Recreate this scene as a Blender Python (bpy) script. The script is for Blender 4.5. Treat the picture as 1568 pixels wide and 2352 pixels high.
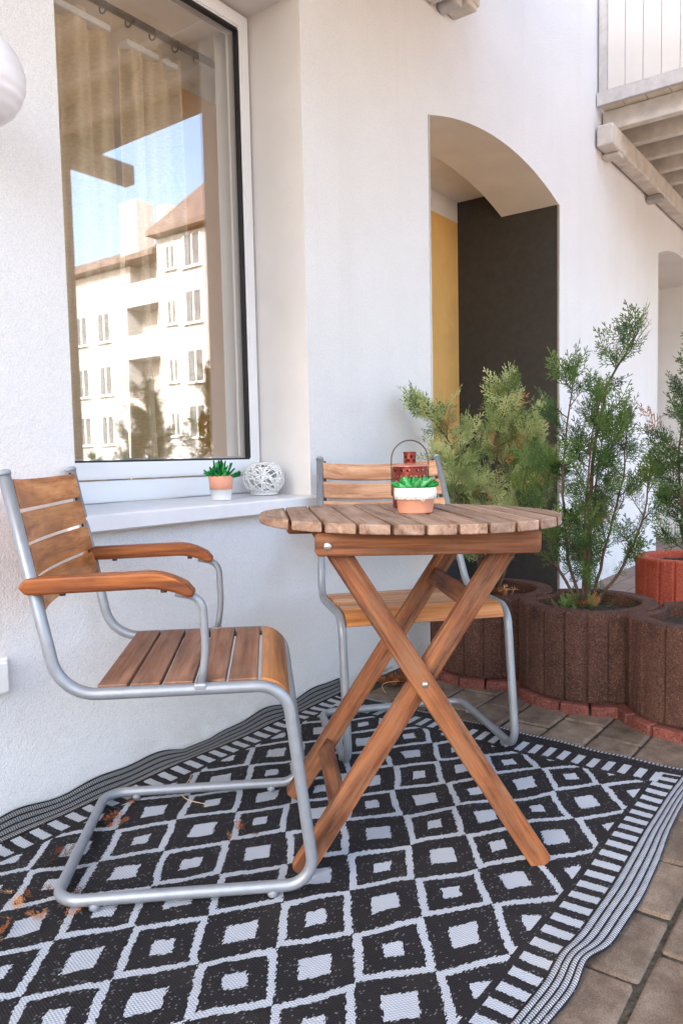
import bpy, bmesh, math, random
import numpy as np
from mathutils import Matrix, Vector, Euler
PI = math.pi
R = math.radians
scn = bpy.context.scene
for o in list(bpy.data.objects):
    bpy.data.objects.remove(o)
col = scn.collection

# ------------------------------------------------------------------ camera
CAM_YAW, CAM_PITCH, CAM_ROLL, CAM_H = R(36.70663), R(-4.13854), R(-1.21223), 0.87
fw = Vector((math.cos(CAM_YAW)*math.cos(CAM_PITCH), math.sin(CAM_YAW)*math.cos(CAM_PITCH), math.sin(CAM_PITCH)))
rt = Vector((math.sin(CAM_YAW), -math.cos(CAM_YAW), 0))
up = rt.cross(fw)
r2 = math.cos(CAM_ROLL)*rt + math.sin(CAM_ROLL)*up
u2 = -math.sin(CAM_ROLL)*rt + math.cos(CAM_ROLL)*up
cd = bpy.data.cameras.new('camera')
cam = bpy.data.objects.new('camera', cd)
col.objects.link(cam)
cam.matrix_world = Matrix(((r2.x, u2.x, -fw.x, 0), (r2.y, u2.y, -fw.y, 0), (r2.z, u2.z, -fw.z, CAM_H), (0, 0, 0, 1)))
cd.sensor_fit = 'VERTICAL'
cd.sensor_height = 36.0
cd.lens = 1743.2/2352*36
cd.clip_start = 0.02
cd.clip_end = 500
scn.camera = cam

# ------------------------------------------------------------------ light
SUN_EL, SUN_AZ = R(35), math.atan2(-0.94, 0.34)      # the sun stands behind the house: the terrace lies in open shade
sdir = Vector((math.sin(SUN_AZ)*math.cos(SUN_EL), math.cos(SUN_AZ)*math.cos(SUN_EL), math.sin(SUN_EL)))
w = bpy.data.worlds.new('World')
scn.world = w
w.use_nodes = True
wn = w.node_tree
bg = wn.nodes['Background']
sky = wn.nodes.new('ShaderNodeTexSky')
sky.sky_type = 'NISHITA'
sky.sun_disc = False
sky.sun_elevation = SUN_EL
sky.sun_rotation = SUN_AZ % (2*PI)
sky.dust_density = 4.5
sky.air_density = 1.0
sky.ozone_density = 1.0
wn.links.new(sky.outputs[0], bg.inputs[0])
bg.inputs[1].default_value = 0.15
sd = bpy.data.lights.new('sun', 'SUN')
sd.energy = 2.2
sd.angle = R(1.0)
sd.color = (1.0, 0.93, 0.84)
so = bpy.data.objects.new('sun', sd)
col.objects.link(so)
so.rotation_euler = sdir.to_track_quat('Z', 'Y').to_euler()
scn.view_settings.view_transform = 'Standard'
scn.view_settings.look = 'None'
scn.view_settings.exposure = 2.85
scn.view_settings.gamma = 1

# ------------------------------------------------------------------ helpers: objects
def tag(o, label=None, cat=None, group=None, kind=None):
    if label: o['label'] = label
    if cat: o['category'] = cat
    if group: o['group'] = group
    if kind: o['kind'] = kind
    return o

def empty(name, M=None, parent=None):
    o = bpy.data.objects.new(name, None)
    o.empty_display_size = 0.1
    col.objects.link(o)
    if parent: o.parent = parent
    if M is not None: o.matrix_basis = M
    return o

def obj(name, me, mat=None, parent=None, M=None):
    o = bpy.data.objects.new(name, me)
    col.objects.link(o)
    if mat is not None and len(me.materials) == 0:
        me.materials.append(mat)
    if parent: o.parent = parent
    if M is not None: o.matrix_basis = M
    return o

def T(x, y=0, z=0): return Matrix.Translation((x, y, z))
def RZ(a): return Matrix.Rotation(a, 4, 'Z')
def RX(a): return Matrix.Rotation(a, 4, 'X')
def RY(a): return Matrix.Rotation(a, 4, 'Y')

def copy_tree(o, parent=None):
    c = o.copy()
    col.objects.link(c)
    c.parent = parent
    for ch in [k for k in bpy.data.objects if k.parent == o]:
        copy_tree(ch, c)
    return c

# ------------------------------------------------------------------ helpers: meshes
def mesh_from(verts, faces, name='m', smooth=False):
    me = bpy.data.meshes.new(name)
    me.from_pydata([tuple(v) for v in verts], [], [tuple(f) for f in faces])
    me.update()
    if smooth:
        me.polygons.foreach_set('use_smooth', [True]*len(me.polygons))
    return me

def bm_mesh(bm, smooth=False, recalc=True):
    if recalc: bmesh.ops.recalc_face_normals(bm, faces=bm.faces)
    me = bpy.data.meshes.new('m')
    bm.to_mesh(me)
    bm.free()
    if smooth:
        me.polygons.foreach_set('use_smooth', [True]*len(me.polygons))
    return me

def box_bm(sx, sy, sz, bev=0.002, seg=2, c=(0, 0, 0)):
    bm = bmesh.new()
    bmesh.ops.create_cube(bm, size=1)
    bmesh.ops.scale(bm, vec=(sx, sy, sz), verts=bm.verts)
    bmesh.ops.translate(bm, vec=c, verts=bm.verts)
    if bev > 0:
        bmesh.ops.bevel(bm, geom=list(bm.edges), offset=bev, segments=seg, affect='EDGES', profile=0.5)
    return bm

def box(sx, sy, sz, bev=0.002, seg=2, c=(0, 0, 0)):
    return bm_mesh(box_bm(sx, sy, sz, bev, seg, c))

def box_mm(x0, x1, y0, y1, z0, z1, bev=0.002, seg=1):
    return box(x1-x0, y1-y0, z1-z0, bev, seg, ((x0+x1)/2, (y0+y1)/2, (z0+z1)/2))

def prism(poly, z0, z1, bev=0.0, seg=2):
    """poly: list of (x,y), extruded in z"""
    bm = bmesh.new()
    vs = [bm.verts.new((x, y, z0)) for x, y in poly]
    f = bm.faces.new(vs)
    r = bmesh.ops.extrude_face_region(bm, geom=[f])
    bmesh.ops.translate(bm, vec=(0, 0, z1-z0), verts=[g for g in r['geom'] if isinstance(g, bmesh.types.BMVert)])
    bmesh.ops.recalc_face_normals(bm, faces=bm.faces)
    if bev:
        es = [e for e in bm.edges if len(e.link_faces) == 2 and e.calc_face_angle(0) > R(40)]
        bmesh.ops.bevel(bm, geom=es, offset=bev, segments=seg, affect='EDGES', profile=0.5)
    return bm_mesh(bm)

def fillet(pts, rad, n=8):
    """round the inner corners of a 3D polyline"""
    pts = [Vector(p) for p in pts]
    out = [pts[0]]
    for i in range(1, len(pts)-1):
        p0, p, p1 = pts[i-1], pts[i], pts[i+1]
        r = rad[i] if isinstance(rad, (list, tuple)) else rad
        a, b = (p0-p).normalized(), (p1-p).normalized()
        ang = a.angle(b)
        d = min(r/math.tan(ang/2), (p0-p).length*0.49, (p1-p).length*0.49)
        A, B = p+a*d, p+b*d
        for k in range(n+1):
            t = k/n
            rr = d*math.tan(ang/2)
            cdir = (a+b).normalized()
            cen = p + cdir*(rr/math.sin(ang/2))
            va, vb = A-cen, B-cen
            tot = va.angle(vb)
            s = math.sin(tot)
            out.append(cen + va*(math.sin((1-t)*tot)/s) + vb*(math.sin(t*tot)/s))
    out.append(pts[-1])
    return out

def tube_data(path, rad, n=12, closed=False, caps=True):
    path = [Vector(p) for p in path]
    m = len(path)
    verts, faces = [], []
    t0 = (path[1]-path[0]).normalized()
    ref = Vector((0, 0, 1)) if abs(t0.z) < 0.9 else Vector((1, 0, 0))
    nrm = (ref - t0*ref.dot(t0)).normalized()
    for i in range(m):
        if closed:
            t = (path[(i+1) % m]-path[i-1]).normalized()
        else:
            t = (path[min(i+1, m-1)]-path[max(i-1, 0)]).normalized()
        nrm = (nrm - t*nrm.dot(t)).normalized()
        bn = t.cross(nrm)
        r = rad[i] if isinstance(rad, (list, tuple)) else rad
        for k in range(n):
            a = 2*PI*k/n
            verts.append(path[i] + (nrm*math.cos(a)+bn*math.sin(a))*r)
    rows = m if closed else m-1
    for i in range(rows):
        j = (i+1) % m
        for k in range(n):
            k2 = (k+1) % n
            faces.append((i*n+k, i*n+k2, j*n+k2, j*n+k))
    if caps and not closed:
        faces.append(tuple(range(n-1, -1, -1)))
        faces.append(tuple((m-1)*n+k for k in range(n)))
    return verts, faces

def tube(path, rad, n=12, closed=False):
    v, f = tube_data(path, rad, n, closed)
    return mesh_from(v, f, smooth=True)

class MB:
    def __init__(s): s.v, s.f = [], []
    def add(s, v, f):
        o = len(s.v)
        s.v += [tuple(p) for p in v]
        s.f += [tuple(i+o for i in q) for q in f]
    def tube(s, *a, **k): s.add(*tube_data(*a, **k))
    def quad(s, a, b, c, d): s.add([a, b, c, d], [(0, 1, 2, 3)])
    def mesh(s, smooth=False): return mesh_from(s.v, s.f, smooth=smooth)

def lathe(prof, n=32, smooth=True):
    """prof: list of (r,z)"""
    v, f = [], []
    for r, z in prof:
        for k in range(n):
            a = 2*PI*k/n
            v.append((r*math.cos(a), r*math.sin(a), z))
    for i in range(len(prof)-1):
        for k in range(n):
            k2 = (k+1) % n
            f.append((i*n+k, i*n+k2, (i+1)*n+k2, (i+1)*n+k))
    if prof[0][0] > 1e-5: f.append(tuple(range(n-1, -1, -1)))
    return mesh_from(v, f, smooth=smooth)

# ------------------------------------------------------------------ helpers: materials
def rgb(h):
    return tuple(((c/255)/12.92 if c/255 <= 0.04045 else ((c/255+0.055)/1.055)**2.4) for c in h)

class NT:
    """small node-building helper"""
    def __init__(s, name):
        s.m = bpy.data.materials.new(name)
        s.m.use_nodes = True
        s.t = s.m.node_tree
        s.b = s.t.nodes['Principled BSDF']
        s.out = s.t.nodes['Material Output']
    def n(s, typ, **kw):
        nd = s.t.nodes.new(typ)
        for k, v in kw.items(): setattr(nd, k, v)
        return nd
    def l(s, a, b): s.t.links.new(a, b)
    def inp(s, sock, v):
        if hasattr(v, 'is_linked') or isinstance(v, bpy.types.NodeSocket): s.l(v, sock)
        else: sock.default_value = v
    def math(s, op, a, b=0.0, c=None, clamp=False):
        nd = s.n('ShaderNodeMath', operation=op, use_clamp=clamp)
        s.inp(nd.inputs[0], a)
        s.inp(nd.inputs[1], b)
        if c is not None: s.inp(nd.inputs[2], c)
        return nd.outputs[0]
    def mix(s, fac, a, b, mode='MIX'):
        nd = s.n('ShaderNodeMixRGB', blend_type=mode)
        s.inp(nd.inputs[0], fac)
        for i, v in ((1, a), (2, b)):
            if isinstance(v, (tuple, list)): nd.inputs[i].default_value = (*v[:3], 1)
            else: s.l(v, nd.inputs[i])
        return nd.outputs[0]
    def coord(s, kind='Object'): return s.n('ShaderNodeTexCoord').outputs[kind]
    def mapping(s, vec, scale=(1, 1, 1), loc=(0, 0, 0), rot=(0, 0, 0)):
        nd = s.n('ShaderNodeMapping')
        s.l(vec, nd.inputs[0])
        nd.inputs[3].default_value = scale
        nd.inputs[1].default_value = loc
        nd.inputs[2].default_value = rot
        return nd.outputs[0]
    def noise(s, vec, scale, detail=4, rough=0.55, out=0, dist=0.0):
        nd = s.n('ShaderNodeTexNoise')
        s.l(vec, nd.inputs['Vector'])
        nd.inputs['Scale'].default_value = scale
        nd.inputs['Detail'].default_value = detail
        nd.inputs['Roughness'].default_value = rough
        nd.inputs['Distortion'].default_value = dist
        return nd.outputs[out]
    def ramp(s, fac, stops, interp='LINEAR'):
        nd = s.n('ShaderNodeValToRGB')
        s.l(fac, nd.inputs[0])
        cr = nd.color_ramp
        cr.interpolation = interp
        while len(cr.elements) < len(stops): cr.elements.new(0.5)
        for e, (p, c) in zip(cr.elements, stops):
            e.position = p
            e.color = (*c, 1) if len(c) == 3 else c
        return nd.outputs[0]
    def bump(s, h, strength=0.3, dist=0.01):
        nd = s.n('ShaderNodeBump')
        nd.inputs['Strength'].default_value = strength
        nd.inputs['Distance'].default_value = dist
        s.l(h, nd.inputs['Height'])
        s.l(nd.outputs[0], s.b.inputs['Normal'])
        return nd
    def set(s, color=None, rough=None, metal=None, spec=None, **kw):
        if color is not None:
            if isinstance(color, (tuple, list)): s.b.inputs['Base Color'].default_value = (*color[:3], 1)
            else: s.l(color, s.b.inputs['Base Color'])
        if rough is not None: s.inp(s.b.inputs['Roughness'], rough)
        if metal is not None: s.b.inputs['Metallic'].default_value = metal
        if spec is not None: s.b.inputs['Specular IOR Level'].default_value = spec
        return s.m

def plain(name, c, rough=0.6, metal=0.0, var=0.12, scale=30, bump=0.0, bscale=200, spec=0.4):
    t = NT(name)
    v = t.coord()
    n = t.noise(v, scale, 5)
    k = t.ramp(n, [(0.3, tuple(x*(1-var) for x in c)), (0.7, tuple(min(1, x*(1+var)) for x in c))])
    t.set(k, rough, metal, spec)
    if bump: t.bump(t.noise(v, bscale, 4), bump, 0.004)
    return t.m

def wood(name, dark, mid, light, rough=0.45, grain=1.0, wear=None):
    """grain runs along local X; every piece gets its own offset and tone"""
    t = NT(name)
    oi = t.n('ShaderNodeObjectInfo')
    co = t.coord()
    off = t.n('ShaderNodeVectorMath', operation='MULTIPLY_ADD')
    t.l(oi.outputs['Random'], off.inputs[0])
    off.inputs[1].default_value = (13, 7, 5)
    t.l(co, off.inputs[2])
    p = off.outputs[0]
    a = t.noise(t.mapping(p, (2.2, 34, 34)), 1.0, 6, 0.6, dist=0.6)
    b = t.noise(t.mapping(p, (5, 160, 160)), 1.0, 3, 0.6)
    f = t.math('ADD', t.math('MULTIPLY', a, 0.7), t.math('MULTIPLY', b, 0.3))
    c = t.ramp(f, [(0.36, dark), (0.5, mid), (0.62, light)])
    hv = t.n('ShaderNodeHueSaturation')
    t.l(c, hv.inputs['Color'])
    t.l(t.math('ADD', t.math('MULTIPLY', oi.outputs['Random'], 0.3), 0.85), hv.inputs['Value'])
    res = hv.outputs[0]
    big = t.noise(t.mapping(p, (6, 14, 14)), 1.0, 4, 0.6)
    res = t.mix(t.ramp(big, [(0.50, (0, 0, 0)), (0.70, (0.6, 0.6, 0.6))]), res, dark)
    if wear:
        wn_ = t.noise(t.mapping(p, (9, 30, 30), (3, 1, 2)), 1.0, 5, 0.65)
        res = t.mix(t.ramp(wn_, [(0.45, (0, 0, 0)), (0.7, (0.75, 0.75, 0.75))]), res, wear)
    t.set(res, t.math('ADD', t.math('MULTIPLY', b, 0.2), rough-0.1), spec=0.35)
    t.bump(f, 0.5*grain, 0.002)
    return t.m

M = {}
M['teak'] = wood('teak', rgb((134, 80, 40)), rgb((188, 120, 64)), rgb((210, 148, 92)), 0.46)
M['teak_seat'] = wood('teak_seat', rgb((92, 58, 40)), rgb((140, 96, 70)), rgb((166, 122, 94)), 0.55, wear=rgb((146, 114, 96)))
M['teak_pale'] = wood('teak_pale', rgb((146, 98, 66)), rgb((184, 136, 100)), rgb((206, 162, 126)), 0.5)
M['teak_arm'] = wood('teak_arm', rgb((88, 42, 14)), rgb((140, 74, 28)), rgb((172, 102, 48)), 0.5)
M['acacia'] = wood('acacia', rgb((58, 32, 18)), rgb((118, 68, 38)), rgb((156, 98, 58)), 0.62, wear=rgb((134, 96, 68)))
M['acacia_top'] = wood('acacia_top', rgb((102, 74, 56)), rgb((148, 116, 94)), rgb((174, 144, 122)), 0.68, 1.5, wear=rgb((168, 146, 130)))

def stucco():
    t = NT('white_stucco')
    v = t.coord()
    a = t.noise(v, 260, 3, 0.6)
    b = t.noise(v, 2.2, 5, 0.6)
    st = t.noise(t.mapping(v, (7, 1, 0.5)), 1.0, 5, 0.6)
    c = t.ramp(b, [(0.3, (0.80, 0.785, 0.77)), (0.7, (0.85, 0.84, 0.83))])
    c = t.mix(t.ramp(st, [(0.55, (0, 0, 0)), (0.8, (0.22, 0.22, 0.22))]), c, (0.66, 0.62, 0.57))
    c = t.mix(t.ramp(a, [(0.35, (0.3, 0.3, 0.3)), (0.55, (0, 0, 0))]), c, (0.55, 0.53, 0.51))
    sp_ = t.n('ShaderNodeSeparateXYZ')
    t.l(v, sp_.inputs[0])
    dn = t.noise(t.mapping(v, (9, 1, 14)), 1.0, 6, 0.65)
    lim = t.math('MULTIPLY', t.math('SUBTRACT', 0.16, sp_.outputs[2]), 6.0, clamp=True)
    c = t.mix(t.math('MULTIPLY', t.math('MULTIPLY', lim, t.ramp(dn, [(0.42, (0, 0, 0)), (0.66, (1, 1, 1))])), 0.45), c, (0.42, 0.38, 0.33))
    t.set(c, 0.9, spec=0.15)
    t.bump(t.math('ADD', a, t.math('MULTIPLY', t.noise(v, 90, 3), 0.6)), 0.8, 0.005)
    return t.m
M['stucco'] = stucco()
M['reveal'] = plain('reveal_plaster', (0.70, 0.67, 0.645), 0.9, var=0.05, scale=4, bump=0.25, bscale=160, spec=0.15)
M['pvc'] = plain('white_window_plastic', (0.84, 0.84, 0.84), 0.3, var=0.02, scale=3, spec=0.5)
M['sillm'] = plain('white_sill_sheet', (0.74, 0.74, 0.75), 0.3, var=0.06, scale=9, spec=0.5)
M['rubber'] = plain('black_rubber', (0.02, 0.018, 0.016), 0.5)
M['alu'] = plain('grey_aluminium', (0.42, 0.40, 0.38), 0.4, 0.6, var=0.05)
M['steel'] = plain('silver_painted_steel', (0.29, 0.305, 0.325), 0.42, 0.4, var=0.07, scale=40, bump=0.03, bscale=300)
M['chrome'] = plain('bolt_steel', (0.6, 0.58, 0.54), 0.3, 0.9)
M['plastic'] = plain('grey_plastic_glide', (0.30, 0.31, 0.33), 0.5)
M['beige_paint'] = plain('cream_painted_wood', (0.60, 0.55, 0.48), 0.55, var=0.17, scale=11, bump=0.08, bscale=60)
M['panel_paint'] = plain('cream_panel_board', (0.62, 0.585, 0.54), 0.6, var=0.04, scale=5)
M['deck'] = plain('cream_deck_board', (0.66, 0.57, 0.44), 0.6, var=0.15, scale=7)
M['fascia'] = plain('grey_weathered_fascia', (0.50, 0.48, 0.46), 0.6, var=0.15, scale=18)
M['ochre'] = plain('ochre_paint', rgb((234, 182, 104)), 0.8, var=0.08, scale=6, bump=0.15, bscale=150)
M['cream'] = plain('cream_paint', (0.82, 0.79, 0.73), 0.85, var=0.05, scale=4, bump=0.15, bscale=150)
M['darkwall'] = plain('dark_brown_plaster', (0.050, 0.046, 0.041), 0.8, var=0.12, scale=30, bump=0.3, bscale=160)
M['socket'] = plain('cream_plastic', (0.80, 0.79, 0.75), 0.4, var=0.02)
M['terracotta'] = plain('peach_ceramic', rgb((226, 160, 130)), 0.6, var=0.06, scale=40, bump=0.05)
M['glaze'] = plain('white_ceramic', (0.80, 0.79, 0.78), 0.45, var=0.03)
M['lace'] = plain('white_lace_band', (0.78, 0.76, 0.72), 0.8, var=0.2, scale=260, bump=0.8, bscale=330)
M['rattan'] = plain('white_rattan', (0.78, 0.76, 0.73), 0.6, var=0.08, scale=60)
M['copper'] = plain('red_copper_metal', rgb((122, 52, 42)), 0.38, 0.55, var=0.2, scale=60)
M['lid'] = plain('pale_copper_lid', rgb((206, 140, 120)), 0.35, 0.5, var=0.1, scale=60)
M['wire'] = plain('dark_iron_wire', (0.10, 0.07, 0.06), 0.45, 0.6)
M['soil'] = plain('dark_soil', (0.030, 0.020, 0.014), 0.95, var=0.6, scale=90, bump=1.0, bscale=110)
M['bark'] = plain('thuja_bark', (0.095, 0.056, 0.036), 0.9, var=0.4, scale=60, bump=0.6, bscale=140)
M['dry'] = plain('dry_brown_sprig', rgb((158, 92, 48)), 0.8, var=0.4, scale=60)
M['straw'] = plain('straw_stem', rgb((190, 165, 130)), 0.8, var=0.2, scale=60)
M['pebble'] = plain('pale_pebble', (0.55, 0.52, 0.48), 0.8)
M['facade'] = plain('pale_facade', (0.36, 0.365, 0.37), 0.9, var=0.05, scale=0.6)
M['facade_grey'] = plain('grey_facade', (0.38, 0.35, 0.34), 0.9, var=0.08, scale=0.6)
M['rooftile'] = plain('red_roof_tile', rgb((108, 92, 86)), 0.8, var=0.35, scale=2)
M['farglass'] = plain('dark_far_glass', (0.13, 0.14, 0.15), 0.2, var=0.2, scale=2)
M['chimney'] = plain('chimney_render', (0.55, 0.52, 0.50), 0.9)
M['inside'] = plain('room_wall', (0.40, 0.365, 0.315), 0.9, var=0.05)
M['lampglass'] = plain('white_frosted_glass', (0.80, 0.78, 0.79), 0.35, var=0.02, spec=0.5)

def curtain_mat():
    t = NT('beige_curtain_fabric')
    v = t.coord()
    n = t.noise(t.mapping(v, (60, 60, 160)), 1.0, 3)
    c = t.ramp(n, [(0.3, (0.56, 0.45, 0.28)), (0.7, (0.70, 0.58, 0.40))])
    t.set(c, 0.9, spec=0.1)
    t.bump(t.noise(t.mapping(v, (8, 8, 34)), 1.0, 4), 0.6, 0.01)
    tr = t.n('ShaderNodeBsdfTranslucent')
    t.l(c, tr.inputs[0])
    mx = t.n('ShaderNodeMixShader')
    mx.inputs[0].default_value = 0.3
    t.l(t.b.outputs[0], mx.inputs[1])
    t.l(tr.outputs[0], mx.inputs[2])
    t.l(mx.outputs[0], t.out.inputs[0])
    return t.m
M['curtain'] = curtain_mat()

def glass_mat():
    t = NT('window_glass')
    t.t.nodes.remove(t.b)
    gl = t.n('ShaderNodeBsdfGlossy')
    gl.inputs['Roughness'].default_value = 0.0
    gl.inputs['Color'].default_value = (0.97, 0.98, 1, 1)
    tr = t.n('ShaderNodeBsdfTransparent')
    mx = t.n('ShaderNodeMixShader')
    mx.inputs[0].default_value = 0.18      # each face of the coated double glazing
    t.l(tr.outputs[0], mx.inputs[1])
    t.l(gl.outputs[0], mx.inputs[2])
    t.l(mx.outputs[0], t.out.inputs[0])
    return t.m
M['glass'] = glass_mat()

def paver_mat():
    t = NT('brown_concrete_paver')
    oi = t.n('ShaderNodeObjectInfo')
    v = t.n('ShaderNodeNewGeometry').outputs['Position']
    a = t.noise(v, 14, 6, 0.6)
    b = t.noise(v, 300, 3, 0.6)
    c = t.ramp(a, [(0.25, rgb((84, 72, 60))), (0.5, rgb((128, 112, 96))), (0.75, rgb((158, 142, 124)))])
    c = t.mix(t.ramp(b, [(0.35, (0.5, 0.5, 0.5)), (0.6, (0, 0, 0))]), c, rgb((84, 64, 54)))
    hv = t.n('ShaderNodeHueSaturation')
    t.l(c, hv.inputs['Color'])
    t.l(t.math('ADD', t.math('MULTIPLY', oi.outputs['Random'], 0.45), 0.72), hv.inputs['Value'])
    t.set(hv.outputs[0], 0.85, spec=0.2)
    t.bump(t.math('ADD', b, t.noise(v, 60, 4)), 0.5, 0.004)
    return t.m
M['paver'] = paver_mat()

def ground_mat():
    t = NT('terrace_ground')
    v = t.n('ShaderNodeNewGeometry').outputs['Position']
    a = t.noise(v, 90, 5, 0.7)
    c = t.ramp(a, [(0.3, (0.02, 0.017, 0.012)), (0.7, (0.10, 0.085, 0.065))])
    m = t.noise(v, 5, 4)
    c = t.mix(t.ramp(m, [(0.5, (0, 0, 0)), (0.7, (0.5, 0.5, 0.5))]), c, (0.035, 0.05, 0.018))
    t.set(c, 0.95, spec=0.1)
    t.bump(a, 0.8, 0.006)
    return t.m
M['joint'] = ground_mat()
def paved_mat():
    t = NT('laid_pavers')
    v = t.n('ShaderNodeNewGeometry').outputs['Position']
    br = t.n('ShaderNodeTexBrick')
    t.l(v, br.inputs['Vector'])
    br.inputs['Scale'].default_value = 1.0
    br.inputs['Brick Width'].default_value = 0.21
    br.inputs['Row Height'].default_value = 0.14
    br.inputs['Mortar Size'].default_value = 0.004
    br.inputs['Color1'].default_value = (*rgb((140, 118, 104)), 1)
    br.inputs['Color2'].default_value = (*rgb((118, 98, 86)), 1)
    br.inputs['Mortar'].default_value = (0.03, 0.026, 0.02, 1)
    n = t.noise(v, 40, 5)
    t.set(t.mix(t.math('MULTIPLY', n, 0.5), br.outputs[0], rgb((160, 140, 124))), 0.9, spec=0.15)
    return t.m
M['paved'] = paved_mat()
M['far_ground'] = plain('far_paving', (0.24, 0.20, 0.17), 0.9, var=0.2, scale=3)

def planter_mat(name, dark, mid, speck):
    t = NT(name)
    v = t.coord()
    oi = t.n('ShaderNodeObjectInfo')
    a = t.noise(v, 7, 5, 0.6)
    c = t.ramp(a, [(0.3, dark), (0.7, mid)])
    vo = t.n('ShaderNodeTexVoronoi')
    vo.inputs['Scale'].default_value = 300
    t.l(v, vo.inputs['Vector'])
    sp = t.math('GREATER_THAN', t.n('ShaderNodeSeparateColor').outputs[0], 2.0)
    sc = t.n('ShaderNodeSeparateColor')
    t.l(vo.outputs['Color'], sc.inputs[0])
    sp = t.math('MULTIPLY', t.math('GREATER_THAN', sc.outputs[0], 0.86), 0.3)
    c = t.mix(sp, c, speck)
    dk = t.math('MULTIPLY', t.math('LESS_THAN', sc.outputs[1], 0.15), 0.6)
    c = t.mix(dk, c, tuple(x*0.4 for x in dark))
    t.set(c, 0.9, spec=0.2)
    t.bump(t.math('ADD', t.noise(v, 200, 4, 0.7), vo.outputs['Distance']), 0.7, 0.004)
    return t.m
M['lava'] = planter_mat('dark_red_concrete', rgb((68, 45, 37)), rgb((96, 67, 56)), rgb((140, 112, 100)))
M['redring'] = planter_mat('bright_red_concrete', rgb((170, 76, 56)), rgb((196, 98, 74)), rgb((226, 150, 126)))
M['brick'] = planter_mat('red_edging_brick', rgb((104, 58, 50)), rgb((140, 82, 72)), rgb((176, 134, 122)))

def leaf_mat(name, dark, mid, light, rust, trans=0.25):
    t = NT(name)
    at = t.n('ShaderNodeAttribute', attribute_name='tint')
    c = t.ramp(at.outputs['Fac'], [(0.0, dark), (0.45, mid), (0.86, light), (0.93, rust)])
    t.set(c, 0.6, spec=0.25)
    tr = t.n('ShaderNodeBsdfTranslucent')
    t.l(c, tr.inputs[0])
    mx = t.n('ShaderNodeMixShader')
    mx.inputs[0].default_value = trans
    t.l(t.b.outputs[0], mx.inputs[1])
    t.l(tr.outputs[0], mx.inputs[2])
    t.l(mx.outputs[0], t.out.inputs[0])
    return t.m
M['thuja'] = leaf_mat('thuja_foliage', (0.018, 0.045, 0.012), (0.055, 0.115, 0.028), (0.15, 0.22, 0.055), (0.34, 0.13, 0.04))
M['thuja_sun_tint'] = leaf_mat('sun_tinted_thuja_foliage', (0.05, 0.09, 0.026), (0.18, 0.25, 0.075), (0.44, 0.48, 0.21), (0.50, 0.24, 0.10))  # sunlight on the bushy thuja is put into these brighter greens
M['dryleaf'] = leaf_mat('dry_litter', rgb((84, 44, 22)), rgb((150, 84, 40)), rgb((186, 120, 70)), rgb((204, 150, 100)), 0.1)
M['succulent'] = leaf_mat('succulent_green', rgb((24, 110, 50)), rgb((44, 160, 70)), rgb((110, 210, 130)), rgb((150, 230, 160)), 0.2)

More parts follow.
